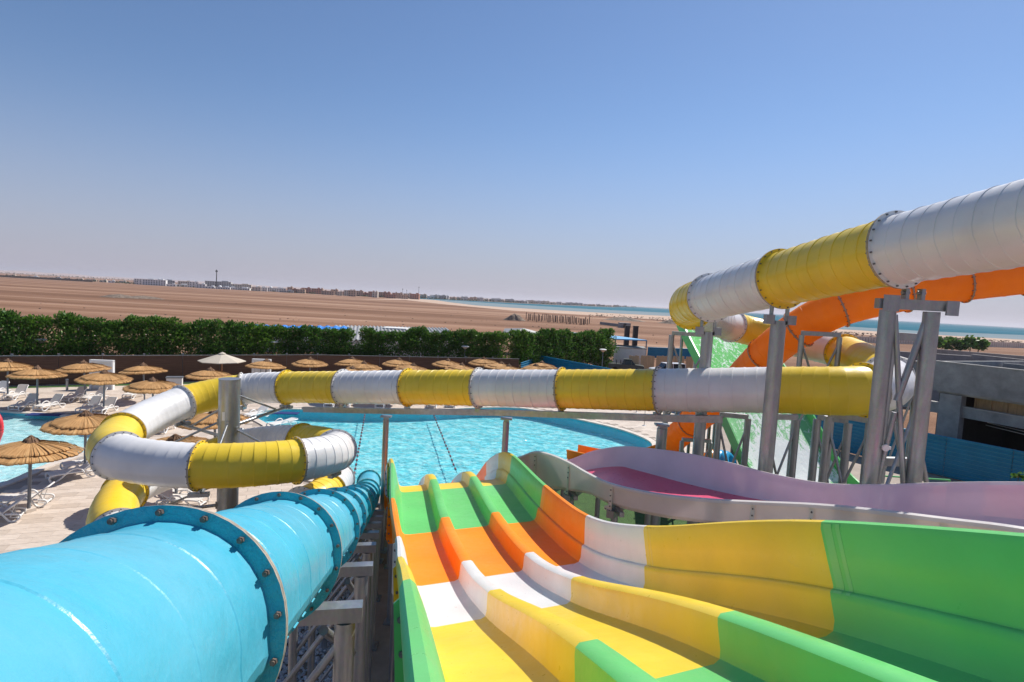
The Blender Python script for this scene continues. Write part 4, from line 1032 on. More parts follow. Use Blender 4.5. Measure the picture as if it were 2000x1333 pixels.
# ================================================================== SLIDES
NS = 48
def ring_pts(c_, t_, r_, n=NS, prof=None):
    sx_ = t_.cross(Vector((0, 0, 1))).normalized(); uz = sx_.cross(t_)
    out = []
    for k in range(n):
        q = 2 * math.pi * k / n; rr = r_ + (prof(q) if prof else 0)
        out.append(c_ + sx_ * rr * math.cos(q) + uz * rr * math.sin(q))
    return out
def seamp(q):
    a = math.degrees(q) % 360; d_ = min(abs(a - 352.5), abs(a - 187.5))
    return .014 if d_ < 8 else 0
def tube_slide(root, FP, cols, rad, flr, pitch_rib=.27, bolts=18, bolt_parts=0, flange_mat=None, ribh=1.0, nsub=24, mids={}):
    """FP: flange points; cols: colour per span"""
    rows = cat_rom(FP, nsub)
    ctr = [p for row in rows for p in row[:-1]] + [rows[-1][-1]]
    for i, row in enumerate(rows):
        mat = M[cols[i]]
        T = []
        for k in range(len(row)):
            gi = i * nsub + k; a = ctr[max(gi - 1, 0)]; b = ctr[min(gi + 1, len(ctr) - 1)]; T.append((b - a).normalized())
        # length table
        L = [0]
        for k in range(1, len(row)): L.append(L[-1] + (row[k] - row[k - 1]).length)
        tot = L[-1]; nr = max(3, round(tot / pitch_rib))
        def smp(s_):
            k = min(len(row) - 2, max(0, next((j for j in range(len(L) - 1) if L[j + 1] >= s_), len(L) - 2)))
            f_ = (s_ - L[k]) / max(1e-6, L[k + 1] - L[k]); return row[k].lerp(row[k + 1], f_), T[k].lerp(T[k + 1], f_).normalized()
        st = [(0.0, .03), (.03, .012), (.08, .0)]
        for r_ in range(1, nr):
            s_ = tot * r_ / nr; dl = (.010 if r_ % 2 else .006) * ribh
            st += [(s_ - .006, 0.0), (s_, dl), (s_ + .03, dl * .9), (s_ + .09, 0.0)]
        st = [x for x in st if x[0] < tot - .09] + [(tot - .08, 0), (tot - .03, .012), (tot, .03)]
        mb = MB(); vs = []
        for s_, dr in st:
            c_, t_ = smp(s_); vs += ring_pts(c_, t_, rad + dr, NS, seamp)
        # inner skin so that the tube has a wall
        inn = []
        for s_ in (0, tot * .25, tot * .5, tot * .75, tot):
            c_, t_ = smp(s_); inn += ring_pts(c_, t_, rad - .012, NS)
        ns_ = len(st)
        mb.add(vs, [(a * NS + k, a * NS + (k + 1) % NS, (a + 1) * NS + (k + 1) % NS, (a + 1) * NS + k) for a in range(ns_ - 1) for k in range(NS)])
        if cols[i] != 'otube': mb.add(inn, [(a * NS + k, (a + 1) * NS + k, (a + 1) * NS + (k + 1) % NS, a * NS + (k + 1) % NS) for a in range(4) for k in range(NS)])
        part('tube_section', mb, mat, root, True, 20, cols[i].replace('otube', 'orange') + ' tube section')
        # flange rings at both ends
        for end in (0, 1):
            c_, t_ = (row[0], T[0]) if end == 0 else (row[-1], T[-1]); s0, s1 = (.002, .024) if end == 0 else (-.024, -.002)
            mb = MB(); A = ring_pts(c_ + t_ * s0, t_, rad - .01); B = ring_pts(c_ + t_ * s0, t_, flr); C_ = ring_pts(c_ + t_ * s1, t_, flr); D_ = ring_pts(c_ + t_ * s1, t_, rad - .01)
            mb.add(A + B + C_ + D_, [(NS + k, NS + (k + 1) % NS, (k + 1) % NS, k) for k in range(NS)] + [(2 * NS + k, 2 * NS + (k + 1) % NS, 3 * NS + (k + 1) % NS, 3 * NS + k)[::-1] for k in range(NS)])
            mb.add(B + C_, [(k, (k + 1) % NS, NS + (k + 1) % NS, NS + k) for k in range(NS)], 1)
            fl = part('flange', mb, [flange_mat or mat, M['edge']], root)
            if end == 0 or i == len(rows) - 1:
                sg = -1
                mbs = MB(); rb = (rad + flr) / 2 + .01
                sx_ = t_.cross(Vector((0, 0, 1))).normalized(); uz = sx_.cross(t_)
                for k in range(bolts):
                    q = 2 * math.pi * (k + .5) / bolts; c2 = c_ + (sx_ * math.cos(q) + uz * math.sin(q)) * rb
                    if bolt_parts and i < bolt_parts:
                        m1 = MB(); m1.cyl(c2 - t_ * .062, c2 - t_ * .022, .008, n=10); m1.cyl(c2 - t_ * .050, c2 - t_ * .026, .0135, n=6)
                        part('bolt', m1, M['bolt'], fl)
                    else:
                        mbs.cyl(c2 - t_ * .055, c2 + t_ * .055, .013 if bolt_parts else .014, n=6)
                if mbs.v: part('bolts', mbs, M['bolt2'] if not bolt_parts else M['bolt'], fl)['kind'] = 'stuff'
    return rows
# ---- blue body tube
bt = empty('blue_tube_slide', V(-1.73, 4.18, 0), 'sky blue closed tube slide running from the lower left corner to the pool', 'slide')
BF = [V(-.42, -2.4, 9.0), V(-.88, -.15, 8.36), V(-1.31, 2.02, 7.64), V(-1.73, 4.18, 6.92), V(-2.19, 6.48, 6.13), V(-2.69, 8.80, 5.33), V(-3.15, 11.05, 4.56), V(-3.62, 13.35, 3.80), V(-4.08, 15.6, 3.05), V(-4.55, 17.9, 2.32), V(-5.05, 20.3, 1.62), V(-5.62, 22.9, 1.12)]
rows_b = tube_slide(bt, BF[1:], ['blue'] * (len(BF) - 2), .425, .50, .36, 18, 5, M['teal'], ribh=.38)
for i in range(1, 6):
    row = rows_b[i]; t_ = (row[-1] - row[0]).normalized(); sx_ = t_.cross(Vector((0, 0, 1))).normalized(); uz = sx_.cross(t_)
    for k in range(6):
        for a_, ln in ((-8, .10), (-27, .13)):
            q = R(a_ + random.uniform(-2, 2)); rad_ = sx_ * math.cos(q) + uz * math.sin(q); c_ = row[0].lerp(row[-1], (k + .7 + (.3 if a_ < -20 else 0)) / 7) + rad_ * .428
            tg = rad_.cross(t_); Mx = Matrix((t_, tg, rad_)).transposed(); mb = MB(); mb.box(c_, (ln, .018, .012), M=Mx)
            part('seam_tab', mb, M['blue'], bt)
# ---- yellow and white raft tube
yt = empty('yellow_white_tube_slide', V(0, 17.5, 0), 'long yellow and white striped closed tube slide winding across the park', 'slide')
def A(px, py, d): return at(px, py, d=d)
YF = [V(8.75, -1.5, 11.85), V(8.2, 1.2, 11.4), V(7.6, 3.9, 11.0), V(7.02, 6.6, 10.53), A(1757, 488, 9.35), A(1528, 545, 12.1), A(1389, 582, 14.85), A(1350, 603, 17.3), A(1428, 637, 22.2), A(1540, 664, 21.8), A(1647, 689, 19.4), A(1733, 738, 15.6), A(1688, 762, 13.25),
      A(1505, 762, 14.1), A(1287, 762, 15.4), A(1098, 760, 16.8), A(935, 758, 17.9), A(797, 757, 19.0), A(670, 757, 20.0), A(560, 757, 20.9), A(475, 761, 21.3),
      A(357, 787, 20.0), A(240, 846, 17.2), A(232, 890, 15.1), A(389, 910, 14.6), A(578, 900, 15.5), A(655, 880, 17.4), A(590, 863, 19.8), A(476, 870, 20.9), A(335, 920, 19.6), A(244, 963, 17.2), A(226, 1040, 14.9),
      V(-8.1, 13.7, 2.2), V(-6.8, 15.5, 2.1), V(-6.45, 17.6, 2.02), A(640, 962, 19.5), A(661, 937, 22.4)]
yc = ['white', 'yellow', 'white', 'white', 'yellow', 'white', 'yellow', 'white', 'yellow', 'white', 'yellow', 'white', 'yellow', 'white', 'yellow', 'white', 'yellow', 'white', 'yellow', 'white', 'yellow', 'white', 'yellow', 'white', 'yellow', 'white', 'yellow', 'white', 'yellow', 'white', 'yellow', 'white', 'yellow', 'white', 'yellow', 'white']
YR, YFR = .575, .655
tube_slide(yt, YF, yc, YR, YFR, .27, 20, ribh=1.1)
# ---- orange tube
ot = empty('orange_tube_slide', A(1560, 660, 19), 'orange closed tube slide that ends in an open chute at the pool', 'slide')
OF = [A(2400, 478, 15.5), A(2200, 508, 16.4), A(2000, 535, 17.2), A(1880, 550, 17.7), A(1765, 570, 18.0), A(1640, 601, 18.5), A(1560, 643, 19.1), A(1495, 693, 20.5), A(1420, 768, 23.2), A(1352, 826, 26.2), A(1312, 862, 28.2)]
tube_slide(ot, OF, ['otube'] * 10, .62, .69, .45, 20)
def open_chute(root, P, w_, hwall, mat, matrim=None, nsub=8, name='chute_section', floor_mat=None, flare=.06):
    """open U channel along centre points P (floor level)"""
    rows = cat_rom(P, nsub); ctr = [p for row in rows for p in row[:-1]] + [rows[-1][-1]]
    for i, row in enumerate(rows):
        mb = MB(); vs = []
        prof = [(-w_ / 2 - flare - .07, hwall - .06), (-w_ / 2 - flare - .06, hwall), (-w_ / 2 - flare, hwall + .01), (-w_ / 2 - .01, .15), (-w_ / 2 + .14, .0), (w_ / 2 - .14, 0), (w_ / 2 + .01, .15), (w_ / 2 + flare, hwall + .01), (w_ / 2 + flare + .06, hwall), (w_ / 2 + flare + .07, hwall - .06)]
        low = [(w_ / 2 + flare + .05, hwall - .06), (w_ / 2 + flare + .02, hwall - .03), (w_ / 2 + .03, .13), (w_ / 2 - .13, -.03), (-w_ / 2 + .13, -.03), (-w_ / 2 - .03, .13), (-w_ / 2 - flare - .02, hwall - .03), (-w_ / 2 - flare - .05, hwall - .06)]
        full = prof + low; n = len(full)
        for k in range(len(row)):
            gi = i * nsub + k; a = ctr[max(gi - 1, 0)]; b = ctr[min(gi + 1, len(ctr) - 1)]; t_ = (b - a).normalized(); sx_ = t_.cross(Vector((0, 0, 1))).normalized(); uz = sx_.cross(t_)
            vs += [row[k] + sx_ * x + uz * z for x, z in full]
        m = [0] * n
        for a in range(len(row) - 1):
            for k in range(n):
                mb.add([], []); mb.f.append((a * n + k, a * n + (k + 1) % n, (a + 1) * n + (k + 1) % n, (a + 1) * n + k)); mb.m.append(1 if (floor_mat and k == 4) else 0)
        mb.v = [Vector(v) for v in vs]
        part(name, mb, [mat, floor_mat or mat], root, True, 30)
Pc = [OF[-1] + V(0, 0, -.6), A(1235, 905, 29.4) , A(1150, 912, 31.5)]
Pc = [OF[-1] - V(0, 0, .62), V(6.6, 29.5, .5), V(5.0, 30.5, .3), V(3.75, 31.3, .28)]
open_chute(ot, Pc, 1.3, .6, M['orange'])

# ---- green wide wave slide
gs = empty('green_wave_slide', V(13.5, 26, 0), 'very wide bright green slide with white foaming water running down', 'slide')
dirL = [V(12.2, 22.0, .5), V(11.75, 23.6, .62), V(11.35, 25.2, 1.2), V(10.95, 27.2, 2.9), V(10.6, 29.6, 4.95), V(10.3, 31.8, 6.5), V(10.05, 34.2, 8.05)]
wv_ = V(.975, .22, 0) * 4.9
Lr = []; 
for row in cat_rom(dirL, 8): Lr += row[:-1]
Lr.append(dirL[-1])
nW = 24
def gpt(p, u): return p + wv_ * u + V(0, 0, .12 * (abs(u - .5) * 2) ** 6)
nseg = 3; bands = [(0, len(Lr) // 2), (len(Lr) // 2, len(Lr) - 1)]
N = len(Lr)
def lay(i0, i1, name):
    mb = MB(); vs = []; fs = []
    for i in range(i0, i1 + 1):
        for u in range(nW + 1): vs.append(gpt(Lr[i], u / nW))
    for i in range(i1 - i0):
        for u in range(nW): fs.append((i * (nW + 1) + u, i * (nW + 1) + u + 1, (i + 1) * (nW + 1) + u + 1, (i + 1) * (nW + 1) + u))
    mb.add(vs, fs); o = part(name, mb, M['wetgreen'], gs, True)
    uv = o.data.uv_layers.new(name='UVMap')
    for lp in o.data.loops:
        vi = lp.vertex_index; uv.data[lp.index].uv = ((vi % (nW + 1)) / nW, (i0 + vi // (nW + 1)) / (N - 1))
    return o
lay(0, 16, 'slide_bed'); lay(16, 32, 'slide_bed'); lay(32, N - 1, 'slide_bed')
for side, u in ((-1, 0), (1, 1)):
    mb = MB(); n_ = V(.975, .22, 0); vs = []
    for p in Lr:
        b = gpt(p, u) + n_ * side * .0
        vs += [b + V(0, 0, -.25) + n_ * side * .14, b + n_ * side * .14 + V(0, 0, .5), b + n_ * side * .05 + V(0, 0, .5), b - n_ * side * .02 + V(0, 0, .02)]
    mb.add(vs, [(4 * i + k, 4 * i + (k + 1) % 4, 4 * i + 4 + (k + 1) % 4, 4 * i + 4 + k) for i in range(len(Lr) - 1) for k in range(4)]); part('side_wall', mb, M['green'], gs, True, 30)
mb = MB(); vs = []
for p in Lr: vs += [gpt(p, 0) - V(0, 0, .16), gpt(p, 1) - V(0, 0, .16)]
mb.add(vs, [(2 * i, 2 * i + 2, 2 * i + 3, 2 * i + 1) for i in range(len(Lr) - 1)]); part('underside', mb, M['green'], gs)
for u in (0.03, .35, .66, .97):
    for i in (8, 16, 24, 32, 40, 47):
        p = gpt(Lr[i], u); mb = MB(); mb.cyl((p.x, p.y, 0), (p.x, p.y, p.z - .2), .09, n=10); part('support_post', mb, M['steel'], gs)

# ---- pink family slide
ps = empty('white_pink_family_slide', V(8, 19, 0), 'open white channel slide with a pink floor sweeping in from the right', 'slide')
FR = [(2300, 1085, 11.2), (2000, 1031, 12.9), (1850, 1012, 13.8), (1700, 994, 14.8), (1590, 984, 15.6), (1475, 979, 16.5), (1380, 974, 17.2), (1280, 963, 18.0), (1197, 945, 19.1), (1150, 924, 20.4), (1113, 903, 21.8), (1078, 888, 23.2), (1048, 882, 24.4), (1024, 889, 25.3), (1000, 905, 26.0)]
BK = [(2300, 948, 14.6), (2000, 943, 15.9), (1850, 944, 16.6), (1700, 948, 17.4), (1600, 944, 18.3), (1500, 925, 19.5), (1430, 906, 20.8), (1350, 888, 22.2), (1280, 878, 23.4), (1220, 873, 24.6), (1180, 877, 25.6), (1150, 884, 26.5), (1110, 899, 27.4), (1070, 917, 28.2), (1030, 938, 28.7)]
def dsc(px): return float(np.interp(px, [1000, 1300, 1500, 1700, 2000], [.625, .62, .59, .53, .50]))
FRp = [A(x, y, d_ * dsc(x)) for x, y, d_ in FR]; BKp = [A(x, y, d_ * dsc(x)) for x, y, d_ in BK[:13]]
FRp += [V(.0, 18.2, 3.6), V(.0, 21, 2.1), V(.1, 24.2, .9), V(.1, 27.4, .55)]
BKp += [V(1.56, 17.6, 4.0), V(1.52, 18.6, 3.55), V(1.48, 21.1, 2.1), V(1.5, 24.2, .9), V(1.5, 27.4, .55)]
FRp = FRp[:14] + FRp[15:]; assert len(FRp) == len(BKp)
fr = cat_rom(FRp, 8); bk = cat_rom(BKp, 8); WH = .50
joints = {2, 4, 5, 8, 10, 12}
for i in range(len(fr)):
    mb = MB(); full = []
    for k in range(9):
        a, b = fr[i][k], bk[i][k]; zf = min(a.z, b.z); d_ = (b - a); d_.z = 0; W_ = d_.length; d_.normalize()
        ax = V(a.x, a.y, 0); 
        def pp(u, z): return ax + d_ * u + V(0, 0, z)
        za, zb = a.z, b.z; fl = min(za, zb) - WH
        prof = [pp(-.07, za - .05), pp(-.07, za), pp(.0, za + .01), pp(.04, za - .03), pp(.10, fl + .10), pp(.20, fl), pp(W_ - .20, fl), pp(W_ - .10, fl + .10), pp(W_ - .03, zb - .03), pp(W_ + .01, zb + .01), pp(W_ + .07, zb), pp(W_ + .07, zb - .05),
                pp(W_ + .05, zb - .05), pp(W_ + .0, zb - .04), pp(W_ - .07, fl + .07), pp(W_ - .18, fl - .03), pp(.18, fl - .03), pp(.06, fl + .07), pp(.0, za - .04), pp(-.05, za - .05)]
        full.append(prof)
    n = len(full[0]); mb.v = [v for row in full for v in row]
    for a in range(8):
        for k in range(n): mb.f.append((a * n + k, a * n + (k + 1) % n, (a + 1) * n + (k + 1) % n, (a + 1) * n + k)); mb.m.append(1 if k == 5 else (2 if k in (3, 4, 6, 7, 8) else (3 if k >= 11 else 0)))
    mb.f = [tuple(reversed(f)) for f in mb.f]
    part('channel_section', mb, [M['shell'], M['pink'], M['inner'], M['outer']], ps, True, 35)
    if i in joints:
        # bracket flange hanging at the joint on the camera side
        a, b = fr[i][0], bk[i][0]; a2 = fr[i][1]; t_ = (a2 - a); t_.z = 0; t_.normalize(); d_ = (b - a); d_.z = 0; d_.normalize(); fl = min(a.z, b.z) - WH
        for sg in (1,):
            mb = MB(); c0 = V(a.x, a.y, 0) - d_ * .02
            mb.add([c0 + V(0, 0, a.z - .06) - t_ * .01, c0 + V(0, 0, fl - .12) - t_ * .01, c0 + V(0, 0, fl - .12) + t_ * .2, c0 + V(0, 0, fl - .04) + t_ * .2, c0 + V(0, 0, fl + .01) + t_ * .08, c0 + V(0, 0, a.z - .06) + t_ * .07], [(0, 1, 2, 3, 4, 5)])
            mb.add([v - d_ * -.03 for v in mb.v[:6]], [(5, 4, 3, 2, 1, 0)])
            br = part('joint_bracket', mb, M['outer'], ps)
            for z in (a.z - .14, a.z - .26, a.z - .38, fl + .01, fl - .08):
                m1 = MB(); c2 = c0 + V(0, 0, z) + t_ * .03 - d_ * .03; m1.cyl(c2, c2 + d_ * .05, .013, n=6); part('bolt', m1, M['bolt2'], br)
            m1 = MB(); c2 = c0 + V(0, 0, fl - .08) + t_ * .15 - d_ * .03; m1.cyl(c2, c2 + d_ * .05, .013, n=6); part('bolt', m1, M['bolt2'], br)

# ---- three-lane racer slide
TH = R(-22.47); rv = V(math.cos(TH), -math.sin(TH), 0); fd = V(math.sin(TH), math.cos(TH), 0)
ST = [  # D1 top point, slope, colour of the span that follows (going away from the camera)
    ((1.18, -.45, 8.26), .38, 'green'), ((.459, 3.132, 7.032), .461, 'yellow'), ((-.12, 6.043, 5.76), .46, 'white'), ((-.587, 8.266, 5.006), .24, 'orange'),
    ((-1.199, 10.685, 4.695), .04, 'green'), ((-1.843, 13.677, 4.444), .10, 'yellow'), ((-2.17, 15.1, 4.10), .35, 'white'), ((-2.55, 16.6, 3.40), .45, 'orange'), ((-3.05, 18.9, 2.1), .45, 'green'), ((-3.6, 21.4, 1.05), .3, 'yellow'), ((-4.0, 23.3, .55), .15, None)]
rs = empty('racer_slide', V(0, 8, 0), 'multicoloured open racer slide with three lanes in the middle', 'slide')
W1 = 1.05
prof = [(-1.0, .36), (-.995, .43), (-.975, .465), (-.935, .47), (-.905, .44), (-.86, .30), (-.79, -.05), (-.75, -.20), (-.70, -.255), (-.62, -.27), (-.3, -.27)]
def divider(o):
    return [(o - .11, -.27), (o - .055, -.25), (o - .035, -.20), (o - .012, -.06), (o + .0, -.02), (o + .03, 0), (o + .15, 0), (o + .18, -.02), (o + .195, -.06), (o + .215, -.20), (o + .235, -.25), (o + .29, -.27)]
prof += divider(0) + [(.66, -.27)] + divider(W1) + [(1.68, -.27), (1.93, -.27), (2.01, -.25), (2.05, -.19), (2.075, -.05), (2.085, -.01), (2.10, .005), (2.125, .01), (2.135, .03), (2.15, .2), (2.175, .42), (2.20, .465), (2.25, .475), (2.29, .455), (2.30, .35)]
under = [(x + (.018 if x > 1.9 else (-.018 if x < -.75 else 0)) * 0, z - .02) for x, z in reversed(prof)]
full = prof + under
ctrP = [V(*s_[0]) for s_ in ST]; rows = cat_rom(ctrP, 10)
sl = [s_[1] for s_ in ST]
for i, row in enumerate(rows):
    mb = MB(); n = len(full); vs = []
    for k, p in enumerate(row):
        f_ = k / (len(row) - 1); f_ = f_ * f_ * (3 - 2 * f_); ph = sl[i] * (1 - f_) + sl[i + 1] * f_
        nn = V(0, 0, 1) * math.cos(ph) + fd * math.sin(ph)
        vs += [p + rv * x + nn * z for x, z in full]
    mb.v = vs
    for a in range(len(row) - 1):
        for k in range(n): mb.f.append((a * n + k, a * n + (k + 1) % n, (a + 1) * n + (k + 1) % n, (a + 1) * n + k)); mb.m.append(0)
    mb.f = [tuple(reversed(f)) for f in mb.f]
    col = ST[i][2]
    part('slide_section', mb, M[col], rs, True, 35, col + ' section')
    # end flange plates under and beside the section on the left side, with bolts
    for end in (0, 1):
        p = row[0] if end == 0 else row[-1]; ph = sl[i + end]; nn = V(0, 0, 1) * math.cos(ph) + fd * math.sin(ph); tt = nn.cross(rv) * -1
        tdir = (row[1] - row[0]).normalized() if end == 0 else (row[-1] - row[-2]).normalized()
        o_ = p + tdir * (.004 if end == 0 else -.024)
        outl = [(-.97, .40), (-1.03, .36), (-1.05, -.30), (-1.0, -.40), (2.30, -.40), (2.40, -.30), (2.40, .36), (2.28, .40), (2.18, -.285), (-.80, -.285)]
        mb = MB(); a_ = [o_ + rv * x + nn * z for x, z in outl]; b_ = [q_ + tdir * .02 for q_ in a_]
        fs = []
        quads = [(0, 1, 2, 9), (9, 2, 3, 4), (9, 4, 5, 8), (8, 5, 6, 7)]
        m_ = len(outl)
        for q_ in quads: fs += [q_, tuple(x + m_ for x in reversed(q_))]
        fs += [(k, (k + 1) % m_, m_ + (k + 1) % m_, m_ + k) for k in range(m_)]
        mb.add(a_ + b_, fs); fl = part('end_flange', mb, M[col], rs)
        if end == 0 and i < 8:
            for z in (.28, .12, -.04, -.2, -.34):
                m1 = MB(); c2 = o_ + rv * -1.0 + nn * z; m1.cyl(c2 - tdir * .05, c2 - tdir * .0, .016, n=8); m1.cyl(c2 - tdir * .02, c2, .026, n=10); part('bolt', m1, M['bolt2'], fl)
# doubled laminate strips at the joints of the tall right wall
for k_, c_ in (('yellow', YEL), ('green', GRN), ('white', WHITE), ('orange', ORG)): M['p' + k_] = grp('faded_' + k_ + '_joint_strip', tuple(x * .90 + .055 for x in c_), .33, .08)
wp = [(2.085, -.01), (2.10, .005), (2.125, .01), (2.135, .03), (2.15, .2), (2.175, .42), (2.19, .455)]
for i in range(0, 5):
    row = rows[i]; L_ = (row[-1] - row[-2]).length
    for f0, f1 in ((.03, .11), (.15, .19)):
        mb = MB(); vs = []
        for f_ in (f1, f0):
            p = row[-1].lerp(row[-2], f_ / L_); u_ = 1 - f_ / sum((row[q + 1] - row[q]).length for q in range(10)); u_ = u_ * u_ * (3 - 2 * u_); ph = sl[i] * (1 - u_) + sl[i + 1] * u_
            nn = V(0, 0, 1) * math.cos(ph) + fd * math.sin(ph)
            vs += [p + rv * (x - .0012) + nn * (z + .0012) for x, z in wp] + [p + rv * (x + .004) + nn * (z - .004) for x, z in wp]
        n = len(wp); mb.add(vs, [(k, k + 1, 2 * n + k + 1, 2 * n + k) for k in range(n - 1)] + [(k, n + k, n + k + 1, k + 1) for k in range(n - 1)] + [(2 * n + k, 2 * n + k + 1, 3 * n + k + 1, 3 * n + k) for k in range(n - 1)])
        part('joint_strip', mb, M['p' + ST[i][2]], rs, True, 30)
# side skirt on the outer left wall
for i, row in enumerate(rows[:8]):
    mb = MB(); vs = []
    for k, p in enumerate(row):
        f_ = k / (len(row) - 1); f_ = f_ * f_ * (3 - 2 * f_); ph = sl[i] * (1 - f_) + sl[i + 1] * f_; nn = V(0, 0, 1) * math.cos(ph) + fd * math.sin(ph)
        vs += [p + rv * -.99 + nn * .37, p + rv * -.93 + nn * -.32, p + rv * -.915 + nn * -.32, p + rv * -.975 + nn * .37]
    mb.add(vs, [(4 * a + k, 4 * a + (k + 1) % 4, 4 * a + 4 + (k + 1) % 4, 4 * a + 4 + k) for a in range(len(row) - 1) for k in range(4)])
    part('side_skirt', mb, M[ST[i][2]], rs)

# ================================================================== STEEL SUPPORTS
def post(o, p, r_, ztop, name='post', plate=True, z0=0.0):
    mb = MB(); mb.cyl((p[0], p[1], z0), (p[0], p[1], ztop), r_, n=20); part(name, mb, M['steel'], o, True, 50)
    if plate:
        mb = MB(); mb.box((p[0], p[1], z0 + .035), (r_ * 4, r_ * 4, .04)); pl = part('base_plate', mb, M['steel'], o)
def beam(o, a, b, w_=.14, h_=.16, name='beam'):
    mb = MB(); mb.bar(a, b, w_, h_); part(name, mb, M['steel'], o)
def brace(o, a, b, r_=.035, name='brace'):
    mb = MB(); mb.cyl(a, b, r_, n=10); part(name, mb, M['steel'], o, True, 50)
# portal tower at the nearest ring of the upper tube
Ac = YF[4]; T1 = A(1736, 590, 9.5); T2 = A(1822, 590, 9.35)
tw = empty('steel_tower', (T1.x, T1.y, 0), 'tall double steel portal tower carrying the white and yellow tube at the right', 'tower')
zt = Ac.z - .98; bk_ = V(1.12, 1.5, 0)
for q in (T1, T2):
    post(tw, (q.x, q.y), .125, zt - .02); post(tw, (q.x + bk_.x, q.y + bk_.y), .085, zt - .62)
dv = (T2 - T1).normalized(); dv.z = 0
beam(tw, V(T1.x, T1.y, zt + .08) - dv * .18, V(T2.x, T2.y, zt + .08) + dv * .22, .2, .17)
beam(tw, V(T1.x, T1.y, zt - .5) + bk_ - dv * .02, V(T2.x, T2.y, zt - .5) + bk_ + dv * .02, .14, .15)
mb = MB(); mb.box(V(T1.x, T1.y, zt + .09) - dv * .04 - V(0, .14, 0), (.26, .03, .27)); part('end_plate', mb, M['steel'], tw)
mb = MB(); mb.box(V(T2.x, T2.y, zt + .05) + dv * .2 - V(0, .14, 0), (.2, .03, .24)); part('end_plate', mb, M['steel'], tw)
for s_ in (.36, .72): mb = MB(); q = V(T1.x, T1.y, zt + .16).lerp(V(T2.x, T2.y, zt + .16), s_); mb.box(q + V(0, 0, .09), (.06, .12, .2)); mb.cyl(q + V(-.06, 0, .12), q + V(.06, 0, .12), .035, n=8); part('hanger_lug', mb, M['steel'], tw)
def TT(u, z, back=0): return V(T1.x, T1.y, 0).lerp(V(T2.x, T2.y, 0), u) + V(0, 0, z) + bk_ * back
brace(tw, TT(.17, zt - .1), TT(.86, zt - 3.35), .045); brace(tw, TT(.9, zt - .15), TT(.42, zt - 1.55), .055); brace(tw, TT(.40, zt - 1.75), TT(.1, zt - 3.3), .045)
brace(tw, TT(.3, zt - 2.2, 1), TT(.86, zt - 3.6, 1)); brace(tw, TT(.3, zt - 3.4, .8), TT(.8, zt - 2.0, 1))
beam(tw, TT(.1, zt - 3.5), TT(.95, zt - 3.4), .16, .2); beam(tw, TT(.1, zt - 3.0, 1), TT(.92, zt - 2.95, 1), .12, .16)
brace(tw, TT(1.05, zt - 2.3), TT(1.72, zt - 3.95, .2), .04)
for q in (T1, T2):
    brace(tw, V(q.x, q.y, zt - 4.5), V(q.x, q.y, zt - 7) + bk_, .045)
mb = MB(); q = V(T1.x, T1.y, zt - 2.35) + dv * .1 - V(0, .12, 0); mb.cyl(q, q + V(0, -.03, 0), .06, n=10); mb.box(q + dv * .02, (.14, .03, .05)); part('lifting_eye', mb, M['plastic'], tw)
# single columns
def column(cen, dz, r_, label, plates=True, dx=0):
    p = V(cen.x + dx, cen.y, 0); zt = cen.z - dz; o = empty('steel_column', p, label, 'column', 'steel columns carrying the tubes')
    post(o, p, r_, zt)
    if plates:
        for s_ in (-1, 1): mb = MB(); mb.box(V(p.x + s_ * .23, p.y - .05, zt + .02), (.18, .16, .2)); part('head_plate', mb, M['steel'], o); mb = MB(); mb.cyl(V(p.x + s_ * .17, p.y, zt + .1), V(p.x + s_ * .17, p.y, zt + .33), .045, n=8); part('hanger_lug', mb, M['steel'], o)
    return o, p, zt
column(YF[5], .9, .155, 'thick single steel column in front of the long tube, under the yellow ring', dx=.0)
column(YF[6], .9, .15, 'steel column under the third ring of the upper tube', dx=-.02)
# big loop column
bc = A(446, 900, 18.6); zt = 9 - (741 - 557.3) * 18.6 / F
lc = empty('loop_column', (bc.x, bc.y, 0), 'very thick round steel column in the centre of the tube loop', 'column')
mb = MB(); mb.cyl((bc.x, bc.y, 0), (bc.x, bc.y, zt), .325, n=36); part('shaft', mb, M['steel'], lc, True, 50)
mb = MB(); mb.cyl((bc.x, bc.y, zt + .002), (bc.x, bc.y, zt + .03), .335, n=36); part('cap', mb, M['steel'], lc, True, 40)
mb = MB(); mb.box((bc.x, bc.y, .04), (1.1, 1.1, .06)); part('base_plate', mb, M['steel'], lc)
for tgt, z_, u in ((YF[19], -.75, .0), (YF[21], -.78, 0), (YF[22], -.8, 0), (YF[24], -.8, 0), (YF[26], -.8, 0), (YF[28], -.8, 0), (YF[30], -.75, 0)):
    e = tgt + V(0, 0, z_); d_ = V(e.x - bc.x, e.y - bc.y, 0).normalized(); a = V(bc.x, bc.y, e.z) + d_ * .3
    if tgt is YF[19]: a.z -= .2
    mb = MB(); mb.cyl(a, e, .055, n=10); part('arm', mb, M['steel'], lc, True, 50)
    mb = MB(); mb.cyl(a + V(0, 0, 1.0 if tgt is not YF[30] else .7), e - d_ * .5, .035, n=8); part('stay', mb, M['steel'], lc, True, 50)
    mb = MB(); mb.box(e + V(0, 0, .03), (.5, .16, .1), math.atan2(d_.y, d_.x) + 1.57); mb.box(e + V(0, 0, .1), (.12, .12, .16)); part('saddle', mb, M['steel'], lc)
    for zz in (0, 1.0):
        mb = MB(); mb.box(a + V(0, 0, zz), (.12, .12, .2), math.atan2(d_.y, d_.x)); part('lug', mb, M['steel'], lc)
mb = MB(); mb.box((bc.x - .02, bc.y - .325, zt - 1.15), (.09, .02, .28)); part('weld_plate', mb, M['plastic'], lc)
